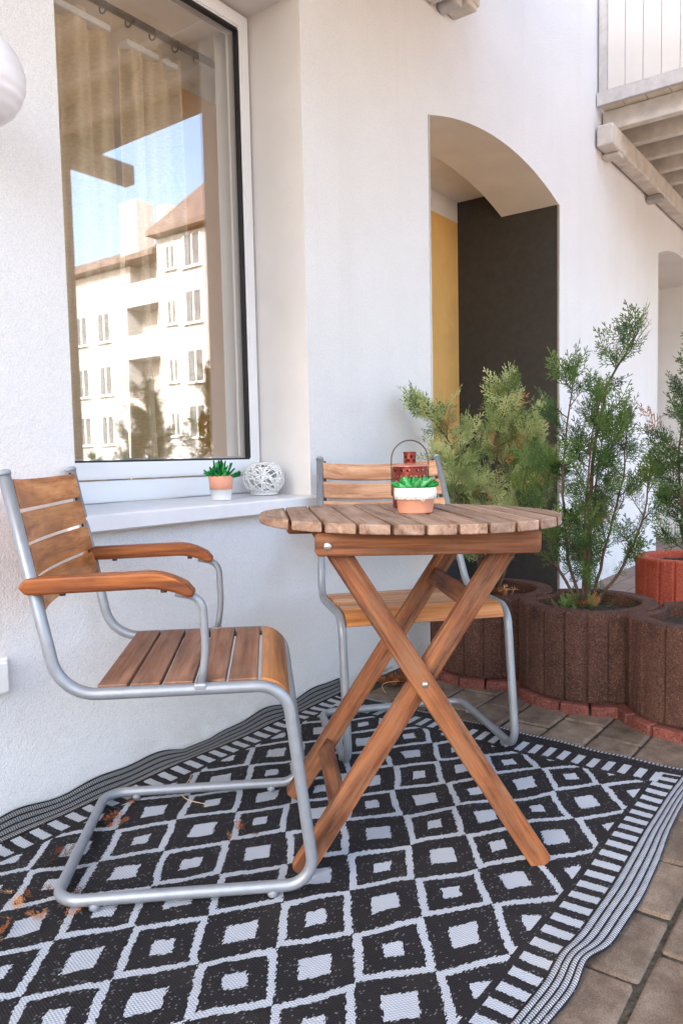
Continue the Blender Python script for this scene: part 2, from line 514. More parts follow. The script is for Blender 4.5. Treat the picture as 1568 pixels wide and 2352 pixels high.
def rug_mat():
    t = NT('black_white_woven_rug')
    uv = t.n('ShaderNodeUVMap', uv_map='flat').outputs[0]
    sx = t.n('ShaderNodeSeparateXYZ')
    t.l(uv, sx.inputs[0])
    X, Y = sx.outputs[0], sx.outputs[1]
    m = t.math
    # woven jitter: every thread row shifts a little along its length
    row = m('FLOOR', m('DIVIDE', Y, 0.0030))
    wnz = t.n('ShaderNodeTexWhiteNoise', noise_dimensions='2D')
    cv = t.n('ShaderNodeCombineXYZ')
    t.l(row, cv.inputs[0])
    t.l(m('FLOOR', m('DIVIDE', X, 0.02)), cv.inputs[1])
    t.l(cv.outputs[0], wnz.inputs['Vector'])
    jit = m('MULTIPLY', m('SUBTRACT', wnz.outputs[0], 0.5), 0.0075)
    wob = t.n('ShaderNodeSeparateColor')
    t.l(t.noise(uv, 5.5, 2, 0.5, out=1), wob.inputs[0])      # hand-loomed waviness
    Xj = m('ADD', m('ADD', X, jit), m('MULTIPLY', m('SUBTRACT', wob.outputs[0], 0.5), 0.035))
    Yj = m('ADD', Y, m('MULTIPLY', m('SUBTRACT', wob.outputs[1], 0.5), 0.035))
    PX, PY, X0, Y0 = 0.2197, 0.171, 1.062, 0.70
    # outlined diamonds and their little hearts
    def cell(ox, oy):
        cx = m('SUBTRACT', m('FRACT', m('ADD', m('DIVIDE', m('SUBTRACT', Xj, X0+ox), PX), 0.5+20)), 0.5)
        cy = m('SUBTRACT', m('FRACT', m('ADD', m('DIVIDE', m('SUBTRACT', Yj, Y0+oy), PY), 0.5+20)), 0.5)
        return m('MULTIPLY', m('ADD', m('ABSOLUTE', cx), m('ABSOLUTE', cy)), 2.0)
    d1 = cell(0, 0)
    d2 = cell(PX/2, PY/2)
    ring = m('MULTIPLY', m('GREATER_THAN', d1, 0.78), m('LESS_THAN', d1, 1.0))
    small = m('LESS_THAN', d1, 0.27)
    large = m('LESS_THAN', d2, 0.40)
    pat = m('MAXIMUM', ring, m('MAXIMUM', small, large))
    Yc = 1.0425
    ay = m('ABSOLUTE', m('SUBTRACT', Y, Yc))          # distance from the rug's long axis
    XE = 2.170
    ex = m('SUBTRACT', XE, X)                           # distance from the far end
    inside = m('MULTIPLY', m('LESS_THAN', ay, 0.518), m('GREATER_THAN', ex, 0.150))
    pat = m('MULTIPLY', pat, inside)
    # comb along the long sides
    st = m('LESS_THAN', m('FRACT', m('ADD', m('DIVIDE', m('ADD', X, m('MULTIPLY', jit, 0.35)), 0.0468), 20.0)), 0.52)
    comb = m('MULTIPLY', m('MULTIPLY', st, m('GREATER_THAN', ay, 0.532)), m('MULTIPLY', m('LESS_THAN', ay, 0.590), m('GREATER_THAN', ex, 0.055)))
    # comb along the far end
    st2 = m('LESS_THAN', m('FRACT', m('ADD', m('DIVIDE', Y, 0.0427), 20.3)), 0.50)
    comb2 = m('MULTIPLY', m('MULTIPLY', st2, m('LESS_THAN', ay, 0.560)), m('MULTIPLY', m('LESS_THAN', m('ADD', ex, jit), 0.132), m('GREATER_THAN', ex, 0.062)))
    # stitched end: dotted
    st3 = m('LESS_THAN', m('FRACT', m('ADD', m('DIVIDE', Y, 0.011), 20.0)), 0.6)
    end = m('MULTIPLY', st3, m('LESS_THAN', ex, 0.012))
    pat = m('MAXIMUM', m('MAXIMUM', pat, comb), m('MAXIMUM', comb2, end))
    # binding along the long sides: four pale cords with dark seams
    bind = m('GREATER_THAN', ay, 0.594)
    cord = m('FRACT', m('DIVIDE', m('SUBTRACT', ay, 0.594), 0.0155))
    seam = m('LESS_THAN', m('ABSOLUTE', m('SUBTRACT', cord, 0.5)), 0.36)
    chev = m('GREATER_THAN', m('SINE', m('MULTIPLY', m('ADD', X, m('MULTIPLY', cord, 0.006)), 1100)), -0.55)
    pat = m('ADD', m('MULTIPLY', pat, m('SUBTRACT', 1.0, bind)), m('MULTIPLY', bind, m('MULTIPLY', seam, chev)))
    # weave: slanted yarns
    wv = m('SINE', m('MULTIPLY', m('ADD', m('MULTIPLY', X, 0.8), m('MULTIPLY', Y, 1.0)), 2*PI/0.0062))
    wv2 = m('SINE', m('MULTIPLY', m('SUBTRACT', X, m('MULTIPLY', Y, 0.25)), 2*PI/0.0052))
    wvh = m('MULTIPLY', m('ADD', wv, wv2), 0.5)
    big = t.noise(uv, 7, 4, 0.6)
    white = t.mix(m('MULTIPLY', m('ADD', wvh, 1.0), 0.42), (0.50, 0.525, 0.56), (0.22, 0.235, 0.26))
    white = t.mix(t.ramp(big, [(0.5, (0, 0, 0)), (0.8, (0.35, 0.35, 0.35))]), white, (0.36, 0.34, 0.31))
    black = t.mix(m('MULTIPLY', m('ADD', wvh, 1.0), 0.5), (0.008, 0.007, 0.008), (0.024, 0.021, 0.021))
    black = t.mix(t.ramp(big, [(0.5, (0, 0, 0)), (0.75, (0.5, 0.5, 0.5))]), black, (0.034, 0.028, 0.024))
    # pale flecks where the light yarn shows through
    fl = t.n('ShaderNodeTexWhiteNoise', noise_dimensions='2D')
    cv2 = t.n('ShaderNodeCombineXYZ')
    t.l(m('FLOOR', m('DIVIDE', m('ADD', X, m('MULTIPLY', Y, 0.3)), 0.0036)), cv2.inputs[0])
    t.l(m('FLOOR', m('DIVIDE', Y, 0.0022)), cv2.inputs[1])
    t.l(cv2.outputs[0], fl.inputs['Vector'])
    black = t.mix(m('MULTIPLY', m('GREATER_THAN', fl.outputs[0], 0.970), 0.4), black, (0.30, 0.30, 0.32))
    c = t.mix(pat, black, white)
    # the wall-side binding is soiled
    soil = m('GREATER_THAN', Y, 1.632)
    c = t.mix(m('MULTIPLY', soil, 0.72), c, (0.42, 0.37, 0.30), 'MULTIPLY')
    t.set(c, 0.75, spec=0.2)
    t.bump(wvh, 0.35, 0.0015)
    return t.m
M['rug'] = rug_mat()

# =================================================================== SETTING
YW = 1.67            # face of the house wall
YG = 1.905           # window plane
YN_FLOOR = 2.40

gm = MB()
gm.quad((-60, -60, -0.035), (60, -60, -0.035), (60, 60, -0.035), (-60, 60, -0.035))
tag(obj('ground', gm.mesh(), M['far_ground']), kind='structure')
pv = obj('pavement', box_mm(-14, 14, -5.0, YN_FLOOR, -0.030, -0.012, 0), M['paved'])
obj('joint_bed', box_mm(0.1, 3.12, -0.60, YW+0.02, -0.020, -0.0075, 0), M['joint'], pv)
tag(pv, kind='structure')
# paving stones: rows along X, 0.14 wide
rng = random.Random(4)
PAV = [box(0.2025, 0.1325, 0.05, 0.009, 3, (0, 0, -0.025)) for _ in range(3)]
for i_, me in enumerate(PAV):
    rr = random.Random(i_)
    for v in me.vertices:
        v.co.x += rr.uniform(-0.0016, 0.0016)
        v.co.y += rr.uniform(-0.0016, 0.0016)
    me.materials.append(M['paver'])
n_p = 0
for j in range(-6, 10):
    yc = 0.33 + 0.14*j + 0.07
    if yc > 1.62: continue
    for i in range(-3, 14):
        xc = 1.235 + 0.2095*i + (0.105 if j % 2 else 0.0) + 0.1
        if xc < 0.35 or xc > 3.3: continue
        if 0.2 < xc < 2.02 and yc > 0.5: continue         # under the rug
        if xc > 2.95 and yc > 0.35: continue
        o = obj('paving_stone', PAV[rng.randrange(3)], None, pv,
                T(xc+rng.uniform(-.002, .002), yc+rng.uniform(-.002, .002), -0.002+rng.uniform(-.0025, .002)) @ RZ(rng.uniform(-.012, .012)) @ RX(rng.uniform(-.008, .008)) @ RY(rng.uniform(-.008, .008)))
        n_p += 1

# ------------------------------------------------------------------ house
house = empty('house')
tag(house, 'white stuccoed house front with a tall window and a low arched passage', 'house')

WX0, WX1, WZ0, WZ1 = 1.13, 2.063, 0.735, 2.42
AX0, AX1, AZ, ARISE = 2.92, 4.42, 2.313, 0.116
BX0, BX1, BZ, BRISE = 6.62, 8.1, 2.47, 0.12
ZT, XL, XR = 7.5, -16.0, 16.0
def arc_pts(x0, x1, zs, rise, n=24):
    h = (x1-x0)/2
    rad = (h*h+rise*rise)/(2*rise)
    cz = zs+rise-rad
    xc = (x0+x1)/2
    a = math.asin(h/rad)
    return [(xc+rad*math.sin(-a+2*a*k/n), cz+rad*math.cos(-a+2*a*k/n)) for k in range(n+1)]
wm = MB()
def wq(x0, x1, z0, z1): wm.quad((x0, YW, z0), (x1, YW, z0), (x1, YW, z1), (x0, YW, z1))
ZB = -0.03
wq(XL, WX0, ZB, ZT)
wq(WX0, WX1, ZB, WZ0)
wq(WX0, WX1, WZ1, ZT)
wq(WX1, AX0, ZB, ZT)
wq(AX1, BX0, ZB, ZT)
wq(BX1, XR, ZB, ZT)
for x0, x1, zs, ri in ((AX0, AX1, AZ, ARISE), (BX0, BX1, BZ, BRISE)):
    pts = arc_pts(x0, x1, zs, ri)
    for (xa, za), (xb, zb) in zip(pts[:-1], pts[1:]):
        wm.quad((xa, YW, za), (xb, YW, zb), (xb, YW, ZT), (xa, YW, ZT))
obj('wall', wm.mesh(), M['stucco'], house)
# window reveal
rv = MB()
YB = YG+0.10
rv.quad((WX1, YW, WZ0), (WX1, YB, WZ0), (WX1, YB, WZ1), (WX1, YW, WZ1))
rv.quad((WX0, YB, WZ0), (WX0, YW, WZ0), (WX0, YW, WZ1), (WX0, YB, WZ1))
rv.quad((WX0, YW, WZ1), (WX1, YW, WZ1), (WX1, YB, WZ1), (WX0, YB, WZ1))
rv.quad((WX0, YW, WZ0), (WX0, YB, WZ0), (WX1, YB, WZ0), (WX1, YW, WZ0))
obj('window_reveal', rv.mesh(), M['reveal'], house)
# arch: soffit ring, jambs, niche
YA, YN = 2.03, 2.33
sf = MB()
pts = arc_pts(AX0, AX1, AZ, ARISE)
for (xa, za), (xb, zb) in zip(pts[:-1], pts[1:]):
    sf.quad((xa, YW, za), (xa, YA, za), (xb, YA, zb), (xb, YW, zb))
    sf.quad((xa, YA, za), (xa, YA, 2.62), (xb, YA, 2.62), (xb, YA, zb))
sf.quad((AX0, YW, ZB), (AX0, YA, ZB), (AX0, YA, AZ), (AX0, YW, AZ))
sf.quad((AX0-0.9, YA, ZB), (AX0, YA, ZB), (AX0, YA, 2.62), (AX0-0.9, YA, 2.62))
obj('arch_soffit', sf.mesh(), M['cream'], house)
nc = MB()
nc.quad((AX0-0.9, YA, 2.46), (AX1, YA, 2.46), (AX1, YN, 2.46), (AX0-0.9, YN, 2.46))
nc.quad((AX0-0.9, YN, 2.334), (AX1, YN, 2.334), (AX1, YN, 2.46), (AX0-0.9, YN, 2.46))
obj('passage_ceiling', nc.mesh(), M['cream'], house)
oc = MB()
oc.quad((AX0-0.9, YN, 0.684), (AX1, YN, 0.684), (AX1, YN, 2.334), (AX0-0.9, YN, 2.334))
obj('ochre_wall', oc.mesh(), M['ochre'], house)
dk = MB()
dk.quad((AX1, YW, ZB), (AX1, YN, ZB), (AX1, YN, 2.46), (AX1, YW, 2.46))
dk.quad((AX0-0.9, YN, ZB), (AX1, YN, ZB), (AX1, YN, 0.684), (AX0-0.9, YN, 0.684))
obj('dark_jamb', dk.mesh(), M['darkwall'], house)
# right-hand arch niche
s2 = MB()
pts = arc_pts(BX0, BX1, BZ, BRISE)
for (xa, za), (xb, zb) in zip(pts[:-1], pts[1:]):
    s2.quad((xa, YW, za), (xa, YA, za), (xb, YA, zb), (xb, YW, zb))
s2.quad((BX1, YW, ZB), (BX1, YA, ZB), (BX1, YA, BZ), (BX1, YW, BZ))
s2.quad((BX0, YW, ZB), (BX0, YA, ZB), (BX0, YA, BZ), (BX0, YW, BZ))
s2.quad((BX0, YA, ZB), (BX1, YA, ZB), (BX1, YA, BZ+0.2), (BX0, YA, BZ+0.2))
obj('niche', s2.mesh(), M['reveal'], house)
# metal corner beads on the arch edges
for x in (AX0-0.004, AX1+0.004):
    obj('corner_bead', box_mm(x-0.005, x+0.005, YW-0.003, YW+0.01, ZB, AZ, 0.001), M['alu'], house)
# sill
sb = bmesh.new()
def sillpoly():
    prof = [(YG+0.02, 0.7485), (YW-0.045, 0.738), (YW-0.050, 0.734), (YW-0.050, 0.698), (YW-0.044, 0.694), (YW-0.001, 0.694), (YW-0.001, 0.7353), (YG+0.02, 0.737)]
    v = [(x, y, z) for x in (WX0-0.03, WX1-0.001+0.02) for y, z in prof]
    # keep the part between the reveals narrower than the nosing
    n = len(prof)
    f = [tuple(range(n)), tuple(range(2*n-1, n-1, -1))]
    for k in range(n):
        k2 = (k+1) % n
        f.append((k, n+k, n+k2, k2))
    return mesh_from(v, f)
sb.free()
obj('window_sill', sillpoly(), M['sillm'], house)
# window: frame, sash, seal, pane
win = empty('window', T(0, 0, 0), house)
def ring(x0, x1, z0, z1, wl, wr, wb, wt, y0, y1, bev=0.003):
    bm = bmesh.new()
    o = [(x0, z0), (x1, z0), (x1, z1), (x0, z1)]
    i = [(x0+wl, z0+wb), (x1-wr, z0+wb), (x1-wr, z1-wt), (x0+wl, z1-wt)]
    V = {}
    for nm, P in (('o', o), ('i', i)):
        for k, (x, z) in enumerate(P):
            for yy in (0, 1):
                V[nm, k, yy] = bm.verts.new((x, (y0, y1)[yy], z))
    for k in range(4):
        k2 = (k+1) % 4
        bm.faces.new((V['o', k, 0], V['o', k2, 0], V['i', k2, 0], V['i', k, 0]))
        bm.faces.new((V['o', k, 1], V['i', k, 1], V['i', k2, 1], V['o', k2, 1]))
        bm.faces.new((V['o', k, 0], V['o', k, 1], V['o', k2, 1], V['o', k2, 0]))
        bm.faces.new((V['i', k, 0], V['i', k2, 0], V['i', k2, 1], V['i', k, 1]))
    bmesh.ops.recalc_face_normals(bm, faces=bm.faces)
    if bev:
        bmesh.ops.bevel(bm, geom=[e for e in bm.edges if e.calc_face_angle(0) > R(30)], offset=bev, segments=2, affect='EDGES')
    return bm_mesh(bm)
obj('frame', ring(WX0-0.02, WX1-0.0015, 0.750, WZ1-0.0015, 0.03, 0.018, 0.064, 0.018, YG-0.002, YG+0.07, 0.004), M['pvc'], win)
obj('sash', ring(WX0-0.01, WX1-0.012, 0.819, WZ1-0.012, 0.05, 0.044, 0.050, 0.050, YG-0.014, YG+0.06, 0.005), M['pvc'], win)
SX0, SX1, SZ0, SZ1 = WX0+0.040, WX1-0.056, 0.869, WZ1-0.062
obj('seal', ring(SX0-0.004, SX1+0.004, SZ0-0.004, SZ1+0.004, 0.013, 0.013, 0.010, 0.013, YG-0.006, YG+0.03, 0.001), M['rubber'], win)
obj('spacer', ring(SX0+0.009, SX1-0.009, SZ0+0.006, SZ1-0.009, 0.008, 0.008, 0.006, 0.008, YG+0.012, YG+0.028, 0.0), M['alu'], win)
obj('pane', box_mm(SX0-0.002, SX1+0.002, YG+0.004, YG+0.010, SZ0-0.002, SZ1+0.002, 0), M['glass'], win)
# room behind the window
rm = MB()
x0, x1, y0, y1, z0, z1 = 0.2, 3.0, YB, 4.2, 0.2, 2.75
# unseen opening added in the room's back wall so daylight backlights the curtains
for (xa, xb, za, zb) in ((x0, 0.4, z0, z1), (2.3, x1, z0, z1), (0.4, 2.3, z0, 0.6), (0.4, 2.3, 2.65, z1)):
    rm.quad((xa, y1, za), (xb, y1, za), (xb, y1, zb), (xa, y1, zb))
rm.quad((x0, y0, z0), (x0, y1, z0), (x0, y1, z1), (x0, y0, z1))
rm.quad((x1, y0, z0), (x1, y1, z0), (x1, y1, z1), (x1, y0, z1))
rm.quad((x0, y0, z1), (x1, y0, z1), (x1, y1, z1), (x0, y1, z1))
rm.quad((x0, y0, z0), (x1, y0, z0), (x1, y1, z0), (x0, y1, z0))
for q in ((x0, WX0, z0, z1), (WX1, x1, z0, z1), (WX0, WX1, z0, WZ0), (WX0, WX1, WZ1, z1)):
    rm.quad((q[0], y0, q[2]), (q[1], y0, q[2]), (q[1], y0, q[3]), (q[0], y0, q[3]))
obj('room_wall', rm.mesh(), M['inside'], house)

# curtains
def curtain(x0, x1, z0, z1, y, folds, amp, seed):
    rr = random.Random(seed)
    nx, nz = 90, 40
    ph = [rr.uniform(0, 6.28) for _ in range(4)]
    v, f = [], []
    for j in range(nz+1):
        tz = j/nz
        for i in range(nx+1):
            tx = i/nx
            a = amp*(0.55+0.45*tz)
            yy = y + a*math.sin(2*PI*folds*tx+ph[0]+0.5*math.sin(3*tz+ph[1])) + 0.4*a*math.sin(2*PI*folds*2.3*tx+ph[2])
            zz = z1+(z0-z1)*tz + 0.012*math.sin(2*PI*folds*tx+ph[3])*(1-tz)
            v.append((x0+(x1-x0)*tx, yy, zz))
    for j in range(nz):
        for i in range(nx):
            a = j*(nx+1)+i
            f.append((a, a+1, a+nx+2, a+nx+1))
    return mesh_from(v, f, smooth=True)
def curtain_thing(x0, x1, z0, z1, y, folds, amp, seed, label):
    c = empty('curtain', T((x0+x1)/2, y, z0))
    tag(c, label, 'curtain', 'curtains behind the window')
    ox = -(x0+x1)/2
    obj('cloth', curtain(x0+ox, x1+ox, 0, z1-z0, 0, folds, amp, seed), M['curtain'], c)
    obj('header_tape', box_mm(x0+ox, x1+ox, -0.022, 0.022, z1-z0-0.028, z1-z0-0.008, 0.002), M['rattan'], c)
curtain_thing(1.20, 1.60, 0.75, 2.26, 2.085, 3.5, 0.034, 3, 'beige gathered curtain beside the window edge, the brighter of the two')
curtain_thing(1.70, 1.93, 0.75, 2.28, 2.135, 2.5, 0.036, 8, 'olive shaded curtain hanging deeper behind the window, next to dark room')
rod = empty('curtain_rod', T(1.6, 2.10, 2.33))
tag(rod, 'dark curtain rod along the top of the window inside', 'curtain rod')
obj('rod', tube([(-0.6, 0, 0), (0.75, 0, 0)], 0.012, 10), M['rubber'], rod)
for k in range(9):
    obj('ring', tube([(-0.4+0.1*k, 0.018*math.cos(a*PI/8), 0.018*math.sin(a*PI/8)-0.01) for a in range(16)], 0.003, 6, True), M['rubber'], rod)

# ------------------------------------------------------------------ balconies
def balcony(xb, label, xlen, nb, seed, post_x, wall_in=-0.02, outer_in=-0.02):
    """xb: X of the end fascia; runs to larger X for xlen>0, to smaller X for xlen<0"""
    s = 1 if xlen > 0 else -1
    L = abs(xlen)
    b = empty('balcony', T(xb, YW, 2.82))
    tag(b, label, 'balcony', 'wooden balconies on the house front')
    rr = random.Random(seed)
    YO = -2.42         # outer edge, measured from the wall
    def bx(x0, x1, *a, **k):
        xa, xc = sorted((s*x0, s*x1))
        return box_mm(xa, xc, *a, **k)
    # long beams under the joists, ends bevelled
    def beam(yc, x_in):
        bm = box_bm(L-x_in, 0.105, 0.135, 0.012, 2, (s*(L+x_in)/2, yc, 0.0675))
        return bm_mesh(bm)
    wb = obj('wall_beam', beam(-0.066, wall_in), M['beige_paint'], b)
    for bx0, wd, dp, mt in ((max(wall_in, 0)+(0.12 if wall_in < 0 else 0.03), 0.09, 0.030, 'beige_paint'), (max(wall_in, 0)+1.16, 0.10, 0.045, 'alu')):
        xa, xc = sorted((s*bx0, s*(bx0+wd)))
        obj('bracket', prism([(xa, -0.118), (xc, -0.118), (xc, -0.004), (xa, -0.004)], -dp, -0.002, 0.008), M[mt], wb)
    if wall_in > 0:      # toothed bearers beside the beam end
        for k in range(2):
            xt = s*(wall_in+0.16+0.10*k)
            obj('bracket', prism([(xt-0.03, -0.10), (xt+0.03, -0.10), (xt+0.03, -0.004), (xt-0.03, -0.004)], -0.055, -0.002, 0.014), M['fascia'], wb)
    obj('outer_beam', beam(YO+0.09, outer_in), M['beige_paint'], b)
    # joists across
    nj = int(L/0.33)
    for k in range(nj):
        x = 0.14 + 0.33*k
        obj('joist', bx(x-0.032, x+0.032, YO+0.02, -0.012, 0.137, 0.262, bev=0.006, seg=2), M['beige_paint'], b)
    # deck boards run along the wall
    n = 17
    wbd = (-0.015-YO)/n
    for k in range(n):
        y0 = YO+wbd*k
        obj('deck_board', bx(0.035, L, y0+0.003, y0+wbd-0.003, 0.264+rr.uniform(0, 0.002), 0.290, bev=0.002), M['deck'], b)
    obj('fascia', bx(0.0, 0.033, YO, -0.006, 0.262, 0.345, bev=0.003), M['fascia'], b)
    obj('fascia', bx(0.036, L, YO-0.028, YO-0.002, 0.262, 0.345, bev=0.003), M['fascia'], b)
    # railing boards at the end and along the front
    pw = 0.108
    m = int((-YO-0.09)/pw)
    for k in range(m):
        y1_ = -0.075-pw*k
        obj('railing_board', bx(0.010, 0.028, y1_-pw+0.003, y1_, 0.349, 1.30, bev=0.002), M['panel_paint'], b)
    for k in range(nb):
        xk = 0.05+pw*k
        obj('railing_board', bx(xk, xk+pw-0.003, YO-0.022, YO-0.004, 0.349, 1.30, bev=0.002), M['panel_paint'], b)
    obj('post', bx(0.030, 0.090, -0.066, -0.010, 0.295, 1.34, bev=0.004), M['fascia'], b)
    obj('handrail', bx(-0.01, 0.075, YO-0.03, -0.008, 1.345, 1.385, bev=0.004), M['beige_paint'], b)
    obj('rim_joist', bx(0.036, L, YO+0.004, YO+0.018, 0.136, 0.2615, bev=0.002), M['beige_paint'], b)
    for px in post_x:
        obj('support_post', bx(px-0.04, px+0.04, YO+0.05, YO+0.13, -2.82, -0.002, bev=0.006), M['beige_paint'], b)
    return b
balcony(5.06, 'cream wooden balcony with boarded railing above the plain stretch of wall beyond the arch', 4.6, 4, 1, (0.4, 4.0))
balcony(3.44, 'wooden balcony over the window and terrace, its beam end showing high above the arch', -4.2, 4, 2, (0.40, 3.6), 0.26, -0.15)

# ------------------------------------------------------------------ rug
def make_rug():
    X0, X1 = 0.16, 2.170
    nx = 210
    Ys = list(np.linspace(0.386, 0.46, 37)) + list(np.linspace(0.4625, 1.59, 110)) + list(np.linspace(1.595, 1.70, 44))
    rr = random.Random(11)
    v, f, uv = [], [], []
    def lift(x):    # how far the wall-side edge rides up
        return max(0.002, 0.016+0.010*math.sin(x*7.3-0.4)+0.008*math.sin(x*15.1+1)+0.005*math.sin(x*29))
    for j, y in enumerate(Ys):
        for i in range(nx+1):
            x = X0+(X1-X0)*i/nx
            ay = abs(y-1.0425)
            z = 0.007 + 0.0016*math.sin(x*17+y*9) + 0.0014*math.sin(y*31-x*8)
            yy = y
            if ay > 0.594:
                cordp = ((ay-0.594)/0.0155) % 1.0
                z += 0.0026*abs(math.sin(PI*cordp))
            # free edge: small waves
            t = max(0, (0.56-y)/0.175)
            wav = 0.5*math.sin(x*5.3+0.8)+0.35*math.sin(x*12.7+2.0)+0.15*math.sin(x*33.0)
            edge = math.exp(-((x-1.22)/0.05)**2)
            yy += t*t*(0.003*wav + 0.012*edge + 0.030*math.sin((x-1.42)*PI)**2)
            z += t*t*(0.002*(1+math.sin(x*6.1+2.2)) + 0.010*edge)
            # wall edge: the surplus cloth climbs the wall
            bend = 1.655-0.045
            if y > bend:
                s_ = y-bend
                k = lift(x)
                if s_ < 0.045:
                    yy = bend+s_*0.98
                    z += 0.35*k*(s_/0.045)**2
                else:
                    q = s_-0.045
                    yy = bend+0.044+min(0.006, q*0.12)
                    z += 0.35*k + q*min(1.0, 0.55+k*14)
                    if k < 0.012: yy -= 0.0
            skew = 0.018*(1.0425-yy)/0.6*max(0, (x-1.0))
            v.append((x-skew, yy, z))
            uv.append((x, y))
    n1 = nx+1
    for j in range(len(Ys)-1):
        for i in range(nx):
            a = j*n1+i
            f.append((a, a+1, a+n1+1, a+n1))
    me = mesh_from(v, f, smooth=True)
    ul = me.uv_layers.new(name='flat')
    li = np.zeros(len(me.loops), dtype=np.int32)
    me.loops.foreach_get('vertex_index', li)
    ul.data.foreach_set('uv', np.array(uv, dtype=np.float32)[li].ravel())
    o = obj('outdoor_rug', me, M['rug'])
    so_ = o.modifiers.new('solid', 'SOLIDIFY')
    so_.thickness = 0.003
    so_.offset = -1
    tag(o, 'black and white woven rug with diamond pattern under the table and chairs', 'rug')
make_rug()

# ------------------------------------------------------------------ chairs
def board_curved(width, length, thick, sag, n=20):
    """board along local X, width along local Z, face along local Y; bowed by sag in -Y"""
    bm = bmesh.new()
    rows = []
    for i in range(n+1):
        t = -1+2*i/n
        x = t*length/2
        y = -sag*(1-t*t)
        rows.append([bm.verts.new((x, y-thick/2, -width/2)), bm.verts.new((x, y+thick/2, -width/2)),
                     bm.verts.new((x, y+thick/2, width/2)), bm.verts.new((x, y-thick/2, width/2))])
    for a, b in zip(rows[:-1], rows[1:]):
        for k in range(4):
            k2 = (k+1) % 4
            bm.faces.new((a[k], a[k2], b[k2], b[k]))
    bm.faces.new(rows[0])
    bm.faces.new(rows[-1][::-1])
    bmesh.ops.recalc_face_normals(bm, faces=bm.faces)
    es = [e for e in bm.edges if e.calc_face_angle(0) > R(50)]
    bmesh.ops.bevel(bm, geom=es, offset=0.0025, segments=2, affect='EDGES')
    return bm_mesh(bm)

